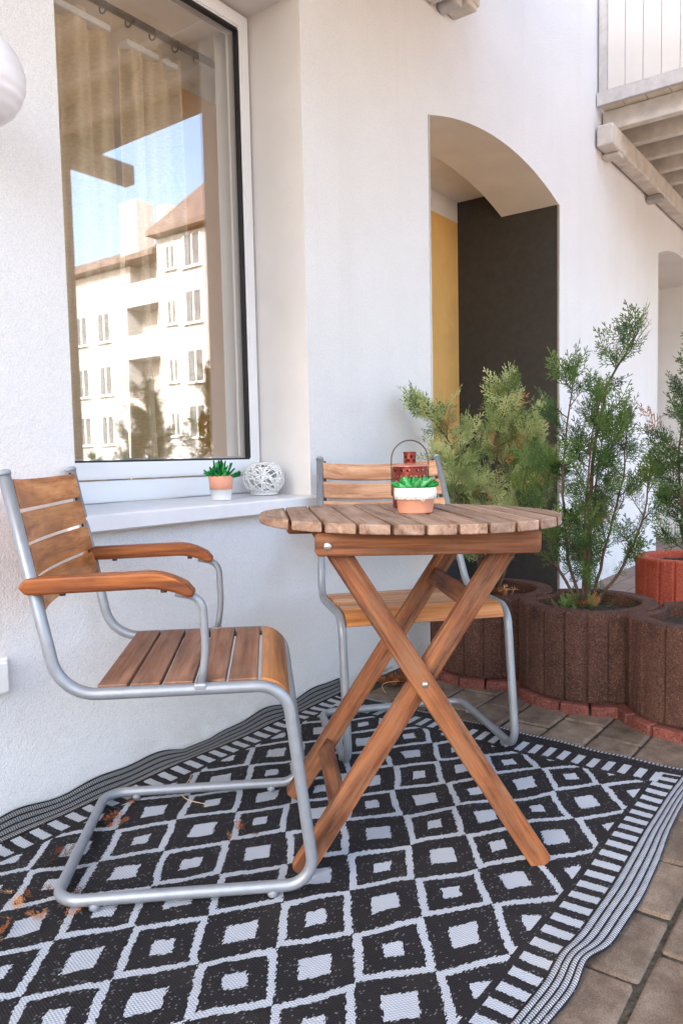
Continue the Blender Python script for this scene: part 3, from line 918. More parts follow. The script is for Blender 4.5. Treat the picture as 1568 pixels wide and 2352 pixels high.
def make_chair(P, M0, label, arms, mats):
    c = empty('garden_chair', M0)
    tag(c, label, 'chair', 'cantilever garden chairs')
    tr = 0.0117
    w, zs = P['w'], P['zs']
    zb = 0.026
    uA, zA, uB, uC, uD, uE, wA = P['uA'], P['zA'], P['uB'], P['uC'], P['uD'], P['uE'], P['wA']
    path = [(uA, -wA, zA), (uB, -w, zs), (uC, -w, zs), (uD, -w, zb), (uE, -w, zb), (uE, w, zb), (uD, w, zb), (uC, w, zs), (uB, w, zs), (uA, wA, zA)]
    pth = fillet(path, [0, 0.085, 0.062, 0.05, 0.05, 0.05, 0.05, 0.062, 0.085, 0], 10)
    fr = obj('frame', tube(pth, tr, 14), M['steel'], c)
    for s in (-1, 1):
        obj('end_cap', lathe([(0.0135, -0.002), (0.0135, 0.004), (0.009, 0.008), (0, 0.009)], 12), M['plastic'], fr,
            T(uA, s*wA, zA) @ (Vector((uA-uB, s*(wA-w), zA-zs)).to_track_quat('Z', 'Y').to_matrix().to_4x4()))
        for u in (uE+0.075, uD-0.085):
            obj('glide', lathe([(0.010, -0.010), (0.011, 0.0), (0.009, 0.010), (0, 0.011)], 12), M['plastic'], c, T(u, s*w, zb-0.008))
    # back boards between the tubes
    zt, zl, nbk = zA-0.006, P['zl'], 4
    pitch = (zt-zl)/nbk
    for k in range(nbk):
        zc = zt-pitch*(k+0.5)
        t = (zc-zs)/(zA-zs)
        u = uB+(uA-uB)*t
        hw = w+(wA-w)*t
        lean = math.atan2(-(uA-uB), zA-zs)
        me = board_curved(pitch-0.006, 2*hw-2*tr+0.006, 0.013, 0.026)
        obj('back_board', me, M[mats[0]], c, T(u+0.004, 0, zc) @ RY(-lean) @ RZ(-PI/2))
    for s in (-1, 1):
        t0, t1 = (zl-zs)/(zA-zs), (zt-zs)/(zA-zs)
        pa = Vector((uB+(uA-uB)*t0, s*(w+(wA-w)*t0-tr-0.001), zl))
        pb = Vector((uB+(uA-uB)*t1, s*(w+(wA-w)*t1-tr-0.001), zt))
        d = pb-pa
        obj('back_rail', box(d.length, 0.018, 0.004, 0.001, 1), M['rubber'], c, Matrix.Translation((pa+pb)/2) @ d.to_track_quat('X', 'Y').to_matrix().to_4x4() @ RX(PI/2))
    # seat boards
    u0, u1 = uB+P['s0'], uC-0.052
    nb = 5
    pt = (u1-u0)/nb
    ln = 2*w-2*tr-0.002
    for k in range(nb):
        uc = u0+pt*(k+0.5)
        obj('seat_board', box(ln, pt-0.006, 0.014, 0.002, 2), M[mats[1]], c, T(uc, 0, zs+0.006) @ RZ(PI/2))
    # rounded front board follows the bend of the tube
    bm = bmesh.new()
    nn = 10
    rows = []
    ra, rb = 0.058, 0.044
    cz, cu = zs+0.013-ra, u1+0.004
    ang = R(72)
    prof = [(cu, cz+ra), (cu, cz+rb)]
    outer = [(cu+ra*math.sin(ang*i/nn), cz+ra*math.cos(ang*i/nn)) for i in range(nn+1)]
    inner = [(cu+rb*math.sin(ang*i/nn), cz+rb*math.cos(ang*i/nn)) for i in range(nn+1)]
    poly = outer+inner[::-1]
    vs = {}
    for sd_ in (0, 1):
        yv = (-ln/2, ln/2)[sd_]
        for k, (uu, zz) in enumerate(poly):
            vs[sd_, k] = bm.verts.new((yv, -(uu-cu), zz-cz))
    m_ = len(poly)
    for k in range(m_):
        k2 = (k+1) % m_
        bm.faces.new((vs[0, k], vs[0, k2], vs[1, k2], vs[1, k]))
    for sd_ in (0, 1):
        for k in range(nn):
            bm.faces.new((vs[sd_, k], vs[sd_, k+1], vs[sd_, m_-2-k], vs[sd_, m_-1-k]))
    obj('front_board', bm_mesh(bm), M[mats[2]], c, T(cu, 0, cz) @ RZ(PI/2))
    for s in (-1, 1):
        obj('seat_rail', box(u1-u0, 0.010, 0.004, 0.001, 1), M['rubber'], c, T((u0+u1)/2, s*(w-0.025), zs-0.004))
    if arms:
        ua1, ua2, za, uf = P['ua1'], P['ua2'], P['za'], P['uf']
        for s in (-1, 1):
            yv = s*(w+0.004)
            # side profile of the armrest, bowed down at the front
            prof = []
            N = 26
            up_, lo_ = [], []
            for i in range(N+1):
                t = i/N
                u = ua1+(ua2+0.016-ua1)*t
                drop = 0.030*max(0, (t-0.72)/0.28)**2
                zc = za-drop+0.006*t
                th_ = 0.0155-0.003*max(0, (t-0.8)/0.2)
                e = 1.0
                if t < 0.06: e = math.sqrt(max(0, 1-((0.06-t)/0.06)**2))
                if t > 0.95: e = math.sqrt(max(0.12, 1-((t-0.95)/0.055)**2))
                up_.append((u, zc+th_*e))
                lo_.append((u, zc-th_*e))
            poly = [(u-ua1, -(z-za)) for u, z in up_+lo_[::-1][0:]]
            # drop duplicated tip points
            q = []
            for p_ in poly:
                if not q or (abs(p_[0]-q[-1][0])+abs(p_[1]-q[-1][1])) > 1e-5: q.append(p_)
            if abs(q[0][0]-q[-1][0])+abs(q[0][1]-q[-1][1]) < 1e-5: q.pop()
            me = prism(q, -0.0215, 0.0215, 0.005, 2)
            arm = obj('armrest', me, M['teak_arm'], c, T(ua1, yv, za) @ RX(-PI/2))
            pth = fillet([(ua2-0.02, yv, za-0.022), (ua2+0.030, yv, za-0.034), (uf+0.012, s*(w+0.001), za-0.14), (uf, s*(w+0.001), zs+0.004)], [0, 0.05, 0.3, 0], 8)
            obj('arm_tube', tube(pth, 0.0078, 12), M['steel'], c)
            obj('tube_foot', box(0.026, 0.020, 0.016, 0.005, 2), M['steel'], c, T(uf, s*(w+0.002), zs+0.006))
            obj('screw', lathe([(0.006, -0.003), (0.006, 0.003), (0, 0.004)], 10), M['wire'], arm, T(0.26, 0.018, 0) @ RX(-PI/2))
            obj('screw', lathe([(0.006, -0.003), (0.006, 0.003), (0, 0.004)], 10), M['wire'], arm, T(0.075, 0.017, 0) @ RX(-PI/2))
    return c
make_chair(dict(w=0.240, wA=0.240, zs=0.429, uB=-0.224, uC=0.200, uD=0.247, uE=-0.255, uA=-0.305, zA=0.848, ua1=-0.285, ua2=0.016, za=0.640, uf=0.037, zl=0.585, s0=0.062),
           T(1.131, 1.262, 0.004) @ RZ(-0.834), 'orange slatted armchair with curved wooden arms and silver tube frame under the window', True, ('teak', 'teak_seat', 'teak'))
make_chair(dict(w=0.244, wA=0.206, zs=0.425, uB=-0.150, uC=0.165, uD=0.219, uE=-0.224, uA=-0.345, zA=0.859, zl=0.60, s0=0.02),
           T(1.949, 1.203, 0.004) @ RZ(3.982), 'pale slatted chair without arms standing behind the round table', False, ('teak_pale', 'teak_pale', 'teak'))

# ------------------------------------------------------------------ table
def make_table():
    t = empty('folding_table', T(1.5, 0.96, 0.004) @ RZ(0.744-PI/2) @ RY(0.017))
    tag(t, 'round slatted wooden folding table with crossed legs on the patterned rug', 'table')
    Hh, rad, ax, bx_ = 0.738, 0.338, 0.008, -0.045
    ns = 11
    pitch = 2*rad/ns
    gap = 0.0065
    for k in range(ns):
        a0 = -rad+pitch*k+gap/2
        a1 = a0+pitch-gap
        if k == 0: a0 = -rad
        if k == ns-1: a1 = rad
        am = (a0+a1)/2
        pts = []
        n = 8 if 0 < k < ns-1 else 14
        aa = [a0+(a1-a0)*(0.5-0.5*math.cos(PI*i/n)) for i in range(n+1)]
        up_ = [(a, math.sqrt(max(0.0, rad*rad-a*a))) for a in aa]
        lo_ = [(a, -b) for a, b in up_]
        poly = lo_ + up_[::-1]
        q = []
        for p_ in poly:
            if not q or abs(p_[0]-q[-1][0])+abs(p_[1]-q[-1][1]) > 1e-5: q.append(p_)
        if abs(q[0][0]-q[-1][0])+abs(q[0][1]-q[-1][1]) < 1e-5: q.pop()
        # local: grain along X
        loc = [(b, -(a-am)) for a, b in q]
        me = prism(loc, -0.020, 0.0, 0.0028, 2)
        obj('slat', me, M['acacia_top'], t, T(ax+am, bx_, Hh) @ RZ(PI/2))
    def bar(p, q, wd, th, mat, name, parent, thdir=(0, 1, 0), round_ends=True, er=0.42):
        p, q = Vector(p), Vector(q)
        d = q-p
        L = d.length
        x = d.normalized()
        y = Vector(thdir)
        y = (y-x*y.dot(x)).normalized()
        z = x.cross(y)
        Mx = Matrix(((x.x, -z.x, y.x, p.x), (x.y, -z.y, y.y, p.y), (x.z, -z.z, y.z, p.z), (0, 0, 0, 1)))
        rr = wd*er
        poly = []
        if round_ends:
            for cx, cy, a0 in ((L-rr, wd/2-rr, 0), (rr, wd/2-rr, 90), (rr, -wd/2+rr, 180), (L-rr, -wd/2+rr, 270)):
                for k in range(5):
                    a = R(a0+90*k/4)
                    poly.append((cx+rr*math.cos(a), cy+rr*math.sin(a)))
        else:
            poly = [(L, wd/2), (0, wd/2), (0, -wd/2), (L, -wd/2)]
        return obj(name, prism(poly, -th/2, th/2, 0.003, 2), M[mat], parent, Mx)
    # cross battens under the slats
    zb0 = Hh-0.0205
    for b, a0, a1 in ((-0.283, -0.222, 0.232), (0.172, -0.262, 0.262)):
        ap = bar((a0, b, zb0-0.024), (a1, b, zb0-0.024), 0.047, 0.020, 'acacia', 'batten', t, er=0.2)
        if b < 0:
            obj('bolt', lathe([(0.0085, 0), (0.0085, 0.002), (0.006, 0.004), (0, 0.0045)], 14), M['chrome'], t, T(a0+0.024, b-0.010, zb0-0.027) @ RX(PI/2))
    zt, ft, tp = Hh-0.040, 0.256, 0.190
    for nm, b, s in (('outer', -0.258, 1), ('inner', -0.234, -1), ('inner', 0.122, -1), ('outer', 0.146, 1)):
        lg = bar((-s*tp, b, zt), (s*ft, b, 0.004), 0.046, 0.0215, 'acacia', 'leg', t, er=0.3)
    # crossing point of the two frames
    f = tp/(tp+ft)
    zc = zt+(0.004-zt)*f
    xc = 0.0
    obj('bolt', lathe([(0.0065, 0), (0.0065, 0.002), (0.004, 0.0035), (0, 0.004)], 14), M['chrome'], t, T(xc, -0.2695, zc) @ RX(PI/2))
    def onleg(s, z):
        k = (zt-z)/(zt-0.004)
        return -s*tp+(s*ft+s*tp)*k
    dirI = Vector((ft+tp, 0, zt))
    for s, z in ((-1, 0.565), (-1, 0.135), (1, 0.105)):
        x = onleg(s, z)
        b0, b1 = (-0.225, 0.113) if s < 0 else (-0.249, 0.137)
        nd = Vector((zt, 0, -(-s)*(ft+tp))).normalized() if s < 0 else Vector((zt, 0, (ft+tp))).normalized()
        bar((x, b0, z), (x, b1, z), 0.042, 0.018, 'acacia', 'stretcher', t, thdir=nd, round_ends=False)
    return t
make_table()
TM = T(1.5, 0.96, 0.004) @ RZ(0.744-PI/2) @ RY(0.017)
def on_table(x, y):
    """height of the tilted table top at world x,y"""
    n = (TM.to_3x3() @ Vector((0, 0, 1))).normalized()
    p = TM @ Vector((0, 0, 0.738))
    return p.z-(n.x*(x-p.x)+n.y*(y-p.y))/n.z

# ------------------------------------------------------------------ small things on table and sill
def leaf_blade(mb, tints, base, d, L, wd, curl, tint, n=4, fold=0.25):
    """pointed fleshy leaf: a strip with a raised middle"""
    d = Vector(d).normalized()
    side = d.cross(Vector((0, 0, 1)))
    if side.length < 1e-3: side = Vector((1, 0, 0))
    side.normalize()
    nrm = side.cross(d).normalized()
    v, f = [], []
    for i in range(n+1):
        t = i/n
        wv = wd*(math.sin(PI*min(1, 0.18+0.82*t))**0.8 if t < 1 else 0.02)
        c = Vector(base)+d*(L*t)+nrm*(curl*L*t*t)
        v += [c-side*wv/2+nrm*wd*fold, c-nrm*wd*0.12, c+side*wv/2+nrm*wd*fold, c+nrm*wd*0.10]
    for i in range(n):
        a = 4*i
        for k in range(4):
            k2 = (k+1) % 4
            f.append((a+k, a+k2, a+4+k2, a+4+k))
    mb.add(v, f)
    tints += [tint]*len(v)

def with_tint(me, tints):
    at = me.attributes.new('tint', 'FLOAT', 'POINT')
    at.data.foreach_set('value', np.array(tints, dtype=np.float32))
    return me

# pot with succulent on the table
px, py = 1.462, 0.883
pot = empty('potted_succulent', T(px, py, on_table(px, py)+0.0005))
tag(pot, 'terracotta pot with white lace band and green rosette succulent on the table', 'potted plant')
obj('pot', lathe([(0, 0), (0.0365, 0), (0.0385, 0.003), (0.0425, 0.033), (0.0455, 0.034), (0.0455, 0.054), (0.0415, 0.054), (0.041, 0.046), (0, 0.046)], 40), M['terracotta'], pot)
lb = lathe([(0.0440, 0.0325), (0.0472, 0.033), (0.0476, 0.044), (0.0470, 0.056), (0.0450, 0.057)], 48)
rr = random.Random(2)
for v in lb.vertices:
    a = math.atan2(v.co.y, v.co.x)
    if v.co.z < 0.034: v.co.z -= 0.0022*abs(math.sin(9*a)) + (0.006 if abs(a+2.2) < 0.09 else 0)
obj('lace_band', lb, M['lace'], pot)
mb, tn = MB(), []
rr = random.Random(5)
for ring_, (n, el, L, wd) in enumerate(((13, 18, 0.050, 0.020), (10, 40, 0.043, 0.019), (7, 62, 0.034, 0.016))):
    for k in range(n):
        a = 2*PI*(k+0.5*ring_)/n+rr.uniform(-.12, .12)
        e = R(el+rr.uniform(-6, 6))
        leaf_blade(mb, tn, (0.008*math.cos(a), 0.008*math.sin(a), 0.046), (math.cos(a)*math.cos(e), math.sin(a)*math.cos(e), math.sin(e)), L*rr.uniform(.9, 1.08), wd, 0.16, rr.uniform(.35, .9), 5)
obj('rosette', with_tint(mb.mesh(True), tn), M['succulent'], pot)

# lantern
lx, ly = 1.607, 0.985
lan = empty('lantern', T(lx, ly, on_table(lx, ly)+0.0005))
tag(lan, 'red copper lantern with pierced sides and hoop handle on the table', 'lantern')
rb_ = 0.043
def pierced(r, z0, z1, nu, nv, keep):
    bm = bmesh.new()
    V = [[bm.verts.new((r*math.cos(2*PI*i/nu), r*math.sin(2*PI*i/nu), z0+(z1-z0)*j/nv)) for i in range(nu)] for j in range(nv+1)]
    for j in range(nv):
        for i in range(nu):
            if keep(i, j): bm.faces.new((V[j][i], V[j][(i+1) % nu], V[j+1][(i+1) % nu], V[j+1][i]))
    for v in [v for v in bm.verts if not v.link_faces]: bm.verts.remove(v)
    return bm_mesh(bm)
PT = ["0000000000", "0110011000", "0110100101", "0001000010", "1011011011", "1001100100", "0100001001", "0110110110", "0000000000"]
body = obj('body', pierced(rb_, 0.0, 0.104, 70, 22, lambda i, j: j < 2 or j > 19 or not (PT[(j+0) % 9][(i+3*(j//9)) % 10] == '1')), M['copper'], lan)
so_ = body.modifiers.new('s', 'SOLIDIFY')
so_.thickness = 0.0012
obj('base', lathe([(0, 0.001), (rb_-0.002, 0.001), (rb_+0.001, 0.003), (rb_-0.003, 0.006), (0, 0.006)], 32), M['copper'], lan)
obj('lid', lathe([(0, 0.110), (0.016, 0.1095), (0.046, 0.1045), (0.049, 0.1025), (0.0485, 0.1015), (0.042, 0.1035), (0, 0.106)], 40), M['lid'], lan)
ch = obj('chimney', pierced(0.0150, 0.106, 0.136, 24, 9, lambda i, j: not (j in (2, 3, 5, 6) and (i + (2 if j > 4 else 0)) % 4 in (0, 1))), M['copper'], lan)
so_ = ch.modifiers.new('s', 'SOLIDIFY')
so_.thickness = 0.0011
obj('cap', lathe([(0.0165, 0.135), (0.0165, 0.1375), (0, 0.138)], 24), M['copper'], lan)
hp = [(-0.0455, 0, 0.030), (-0.0455, 0, 0.10), (-0.0455, 0, 0.118)] + [(-0.0455*math.cos(a), 0, 0.118+0.048*math.sin(a)) for a in [PI*k/24 for k in range(1, 24)]] + [(0.0455, 0, 0.118), (0.0455, 0, 0.10), (0.0455, 0, 0.030)]
obj('handle', tube(hp, 0.0016, 8), M['wire'], lan, RZ(CAM_YAW-PI/2))
obj('candle', lathe([(0, 0.006), (0.019, 0.006), (0.019, 0.024), (0, 0.024)], 20), M['glaze'], lan)

# pot on the sill
ZS = 0.742
sp = empty('sill_pot', T(1.695, 1.735, ZS+0.0005))
tag(sp, 'small two-tone pink and white pot with spiky green plant on the sill', 'potted plant')
obj('pot', lathe([(0, 0), (0.028, 0), (0.0305, 0.003), (0.0352, 0.034), (0.0354, 0.034)], 36), M['glaze'], sp)
obj('upper_band', lathe([(0.0352, 0.0338), (0.0388, 0.0745), (0.0380, 0.077), (0.0355, 0.077), (0.0345, 0.066), (0, 0.066)], 36), M['terracotta'], sp)
mb, tn = MB(), []
rr = random.Random(9)
for k in range(46):
    a = rr.uniform(0, 2*PI)
    e = R(rr.uniform(8, 85))
    leaf_blade(mb, tn, (0.010*math.cos(a), 0.010*math.sin(a), 0.064), (math.cos(a)*math.cos(e), math.sin(a)*math.cos(e), math.sin(e)), rr.uniform(.042, .066), rr.uniform(.011, .016), rr.uniform(0.0, .3), rr.uniform(.0, .75), 4, 0.3)
obj('leaves', with_tint(mb.mesh(True), tn), M['succulent'], sp)

# rattan globe
gl = empty('rattan_globe', T(1.965, 1.80, ZS+0.002))
tag(gl, 'white woven rattan globe candle holder in the sill corner', 'candle holder')
mb = MB()
rr = random.Random(21)
for k in range(36):
    ax_ = Vector((rr.gauss(0, 1), rr.gauss(0, 1), rr.gauss(0, 1))).normalized()
    u_ = ax_.orthogonal().normalized()
    w_ = ax_.cross(u_)
    off = rr.uniform(-0.55, 0.55)
    rr_ = math.sqrt(1-off*off)
    path = []
    for i in range(26):
        a = 2*PI*i/26
        p = ax_*off + (u_*math.cos(a)+w_*math.sin(a))*rr_
        wob = 1+0.03*math.sin(3*a+k)
        z = max(-0.80, min(0.86, p.z))
        path.append(Vector((p.x*0.070*wob, p.y*0.070*wob, 0.057+z*0.062)))
    mb.tube(path, rr.uniform(0.0016, 0.0026), 5, True)
obj('weave', mb.mesh(True), M['rattan'], gl)
mb = MB()
for z, r_ in ((0.004, 0.046), (0.009, 0.045), (0.110, 0.036)):
    mb.tube([(r_*math.cos(2*PI*i/28), r_*math.sin(2*PI*i/28), z) for i in range(28)], 0.0028, 6, True)
obj('rim', mb.mesh(True), M['rattan'], gl)

# socket cover on the wall
sk = empty('socket_box', T(0.855, YW, 0.382))
tag(sk, 'cream plastic socket cover low on the wall behind the armchair', 'socket')
obj('plate', box(0.135, 0.014, 0.084, 0.005, 3, (0, -0.0075, 0)), M['socket'], sk)
obj('lid', box(0.122, 0.008, 0.070, 0.003, 2, (0, -0.019, -0.001)), M['socket'], sk)

# ribbed globe lamp, cut by the picture's left edge
lp = empty('globe_lamp', T(0.832, 1.50, 1.548))
tag(lp, 'white ribbed glass globe lamp hanging in front of the wall left of the window', 'lamp')
prof = []
for i in range(61):
    a = -PI/2+PI*i/60
    r_ = 0.092*math.cos(a)
    r_ *= 1+0.012*math.sin(i*1.25)*(1 if a < 0.1 else 0.3)
    prof.append((max(0.0, r_), 0.088+0.092*math.sin(a)))
obj('shade', lathe(prof, 48), M['lampglass'], lp)
obj('collar', lathe([(0.0, 0.172), (0.028, 0.172), (0.028, 0.20), (0.0, 0.205)], 24), M['alu'], lp)
obj('cord', tube([(0, 0, 0.2), (0, 0, 1.40)], 0.003, 8), M['wire'], lp)

# ------------------------------------------------------------------ planters
def planter_mesh(rad, rin, h, bite_dir, bite=True, seed=0, grooves=20):
    """ring stone with vertical grooves and a hollow on one side where the neighbour nests"""
    n = 160
    rr = random.Random(seed)
    out, inn = [], []
    bd = Vector((math.cos(bite_dir), math.sin(bite_dir)))
    for k in range(n):
        a = 2*PI*k/n
        g = (a*grooves/(2*PI)) % 1.0
        dd = min(g, 1-g)
        r = rad - 0.009*max(0, 1-(dd/0.055)**2)
        p = Vector((r*math.cos(a), r*math.sin(a)))
        if bite:
            c = bd*0.415
            q = p-c
            if q.length < rad+0.006:
                # slide the point inward along its radius to the neighbour's outline
                lo, hi = 0.0, r
                e = p.normalized()
                for _ in range(20):
                    m_ = (lo+hi)/2
                    if ((e*m_)-c).length < rad+0.006: hi = m_
                    else: lo = m_
                p = e*lo
        out.append(p)
        inn.append(Vector((rin*math.cos(a), rin*math.sin(a))))
        if inn[-1].length > p.length-0.025:
            inn[-1] = p.normalized()*(p.length-0.025)
    zs = [0.0, 0.01, h*0.35, h*0.7, h-0.012, h-0.004, h]
    ins = [0.004, 0.0, 0.0, 0.0, 0.0, 0.003, 0.010]
    v, f = [], []
    for z, i_ in zip(zs, ins):
        for p in out:
            e = p.normalized()
            j = rr.uniform(-0.0012, 0.0012) + (rr.uniform(-.0025, .001) if z > h-0.02 else 0)
            q = p-e*(i_-j)
            v.append((q.x, q.y, z))
    for z, i_ in ((h, -0.006), (h-0.008, 0.0), (h*0.6, 0.0)):
        for p in inn:
            e = p.normalized()
            q = p-e*i_
            v.append((q.x, q.y, z+rr.uniform(-.0015, .0015)))
    rows = len(zs)+3
    for i in range(rows-1):
        for k in range(n):
            k2 = (k+1) % n
            f.append((i*n+k, i*n+k2, (i+1)*n+k2, (i+1)*n+k))
    return mesh_from(v, f)

def soil_mesh(r, z, seed):
    rr = random.Random(seed)
    v, f = [(0, 0, z+0.012)], []
    nr, na = 12, 40
    for i in range(1, nr+1):
        for k in range(na):
            a = 2*PI*k/na
            v.append((r*i/nr*math.cos(a), r*i/nr*math.sin(a), z+0.012*(1-(i/nr)**2)+rr.uniform(-.005, .006)))
    for k in range(na):
        f.append((0, 1+k, 1+(k+1) % na))
    for i in range(nr-1):
        for k in range(na):
            k2 = (k+1) % na
            f.append((1+i*na+k, 1+(i+1)*na+k, 1+(i+1)*na+k2, 1+i*na+k2))
    return mesh_from(v, f)

PLN = [(2.775, 1.330), (2.700, 0.915), (2.625, 0.505)]
PLAB = ['dark red ribbed concrete planter nearest the house wall, behind the chair', 'dark red ribbed concrete planter between its two neighbours in the row',
        'dark red ribbed concrete planter at the row end away from the wall']
HP = 0.305
for k, (x, y) in enumerate(PLN):
    p = empty('planter', T(x, y, 0.033))
    tag(p, PLAB[k], 'planter', 'dark concrete planters in a row')
    obj('ring', planter_mesh(0.243, 0.178, HP, math.atan2(0.415, 0.075), k > 0, k), M['lava'], p)
    obj('soil', soil_mesh(0.180, HP-0.045, k+5), M['soil'], p)
    # curved brick edging below
    for b in range(7):
        a = math.atan2(-0.10, -1)+R(-66+22*b) + R(4)
        if k < 2 and b == 0: continue
        r0, r1 = 0.205, 0.268+0.006*math.sin(5*b+k)
        da = R(10.2)
        poly = []
        for q in range(5): poly.append((r1*math.cos(a-da+2*da*q/4), r1*math.sin(a-da+2*da*q/4)))
        for q in range(4, -1, -1): poly.append((r0*math.cos(a-da+2*da*q/4), r0*math.sin(a-da+2*da*q/4)))
        obj('edging_brick', prism(poly, -0.045, -0.0015-0.004*((b*7+k*3) % 3)/3, 0.005, 2), M['brick'], p)
rp = empty('red_planter', T(4.29, 0.93, 0.0))
tag(rp, 'bright red ribbed concrete planter farther along the house wall', 'planter')
obj('ring', planter_mesh(0.25, 0.19, 0.31, 0, False, 7), M['redring'], rp)
obj('soil', soil_mesh(0.19, 0.27, 17), M['soil'], rp)

# ------------------------------------------------------------------ thujas
RH = Vector((rt.x, rt.y, 0)).normalized()
FH = Vector((fw.x, fw.y, 0)).normalized()

def frond_proto(seed, L=1.0):
    """flat scale-leaf spray, unit length along +Y, in the XY plane: list of quads as arrays"""
    rr = random.Random(seed)
    quads = []
    def blade(p, d, l, wd):
        n_ = Vector((-d.y, d.x, 0))
        q = p+d*l
        m_ = p+d*l*0.55
        quads.append((p-n_*wd*0.3, m_-n_*wd*0.5, m_+n_*wd*0.5, p+n_*wd*0.3))
        quads.append((m_-n_*wd*0.5, q-n_*wd*0.12, q+n_*wd*0.12, m_+n_*wd*0.5))
    n = 8
    for i in range(n):
        t = i/n
        p = Vector((0.03*math.sin(t*5+seed), t, 0))
        blade(p, Vector((0.03*math.cos(t*5+seed), 1, 0)).normalized(), 1/n*1.1, 0.032)
        s = 1 if i % 2 else -1
        for ss in ((s,) if i > 5 else (s, -s)):
            if rr.random() < 0.12: continue
            a = R(rr.uniform(36, 56))
            l = 0.50*(1-t)**0.8*rr.uniform(0.6, 1.05)+0.07
            d = Vector((ss*math.sin(a), math.cos(a), rr.uniform(-.22, .22))).normalized()
            blade(p, d, l*0.55, 0.032)
            blade(p+d*l*0.5, (d+Vector((0, 0.25, 0))).normalized(), l*0.55, 0.032)
            for u in (0.35, 0.65):
                for s3 in (-1, 1):
                    if rr.random() < 0.2: continue
                    a3 = a*ss + s3*R(rr.uniform(30, 50))
                    d3 = Vector((math.sin(a3), math.cos(a3), rr.uniform(-.3, .3))).normalized()
                    blade(p+d*l*u, d3, l*rr.uniform(.28, .42), 0.031)
    blade(Vector((0.03*math.sin(5+seed), 0.98, 0)), Vector((0, 1, 0)), 0.1, 0.04)
    return np.array([[tuple(c) for c in q] for q in quads])
PROTO = [frond_proto(s) for s in range(7)]

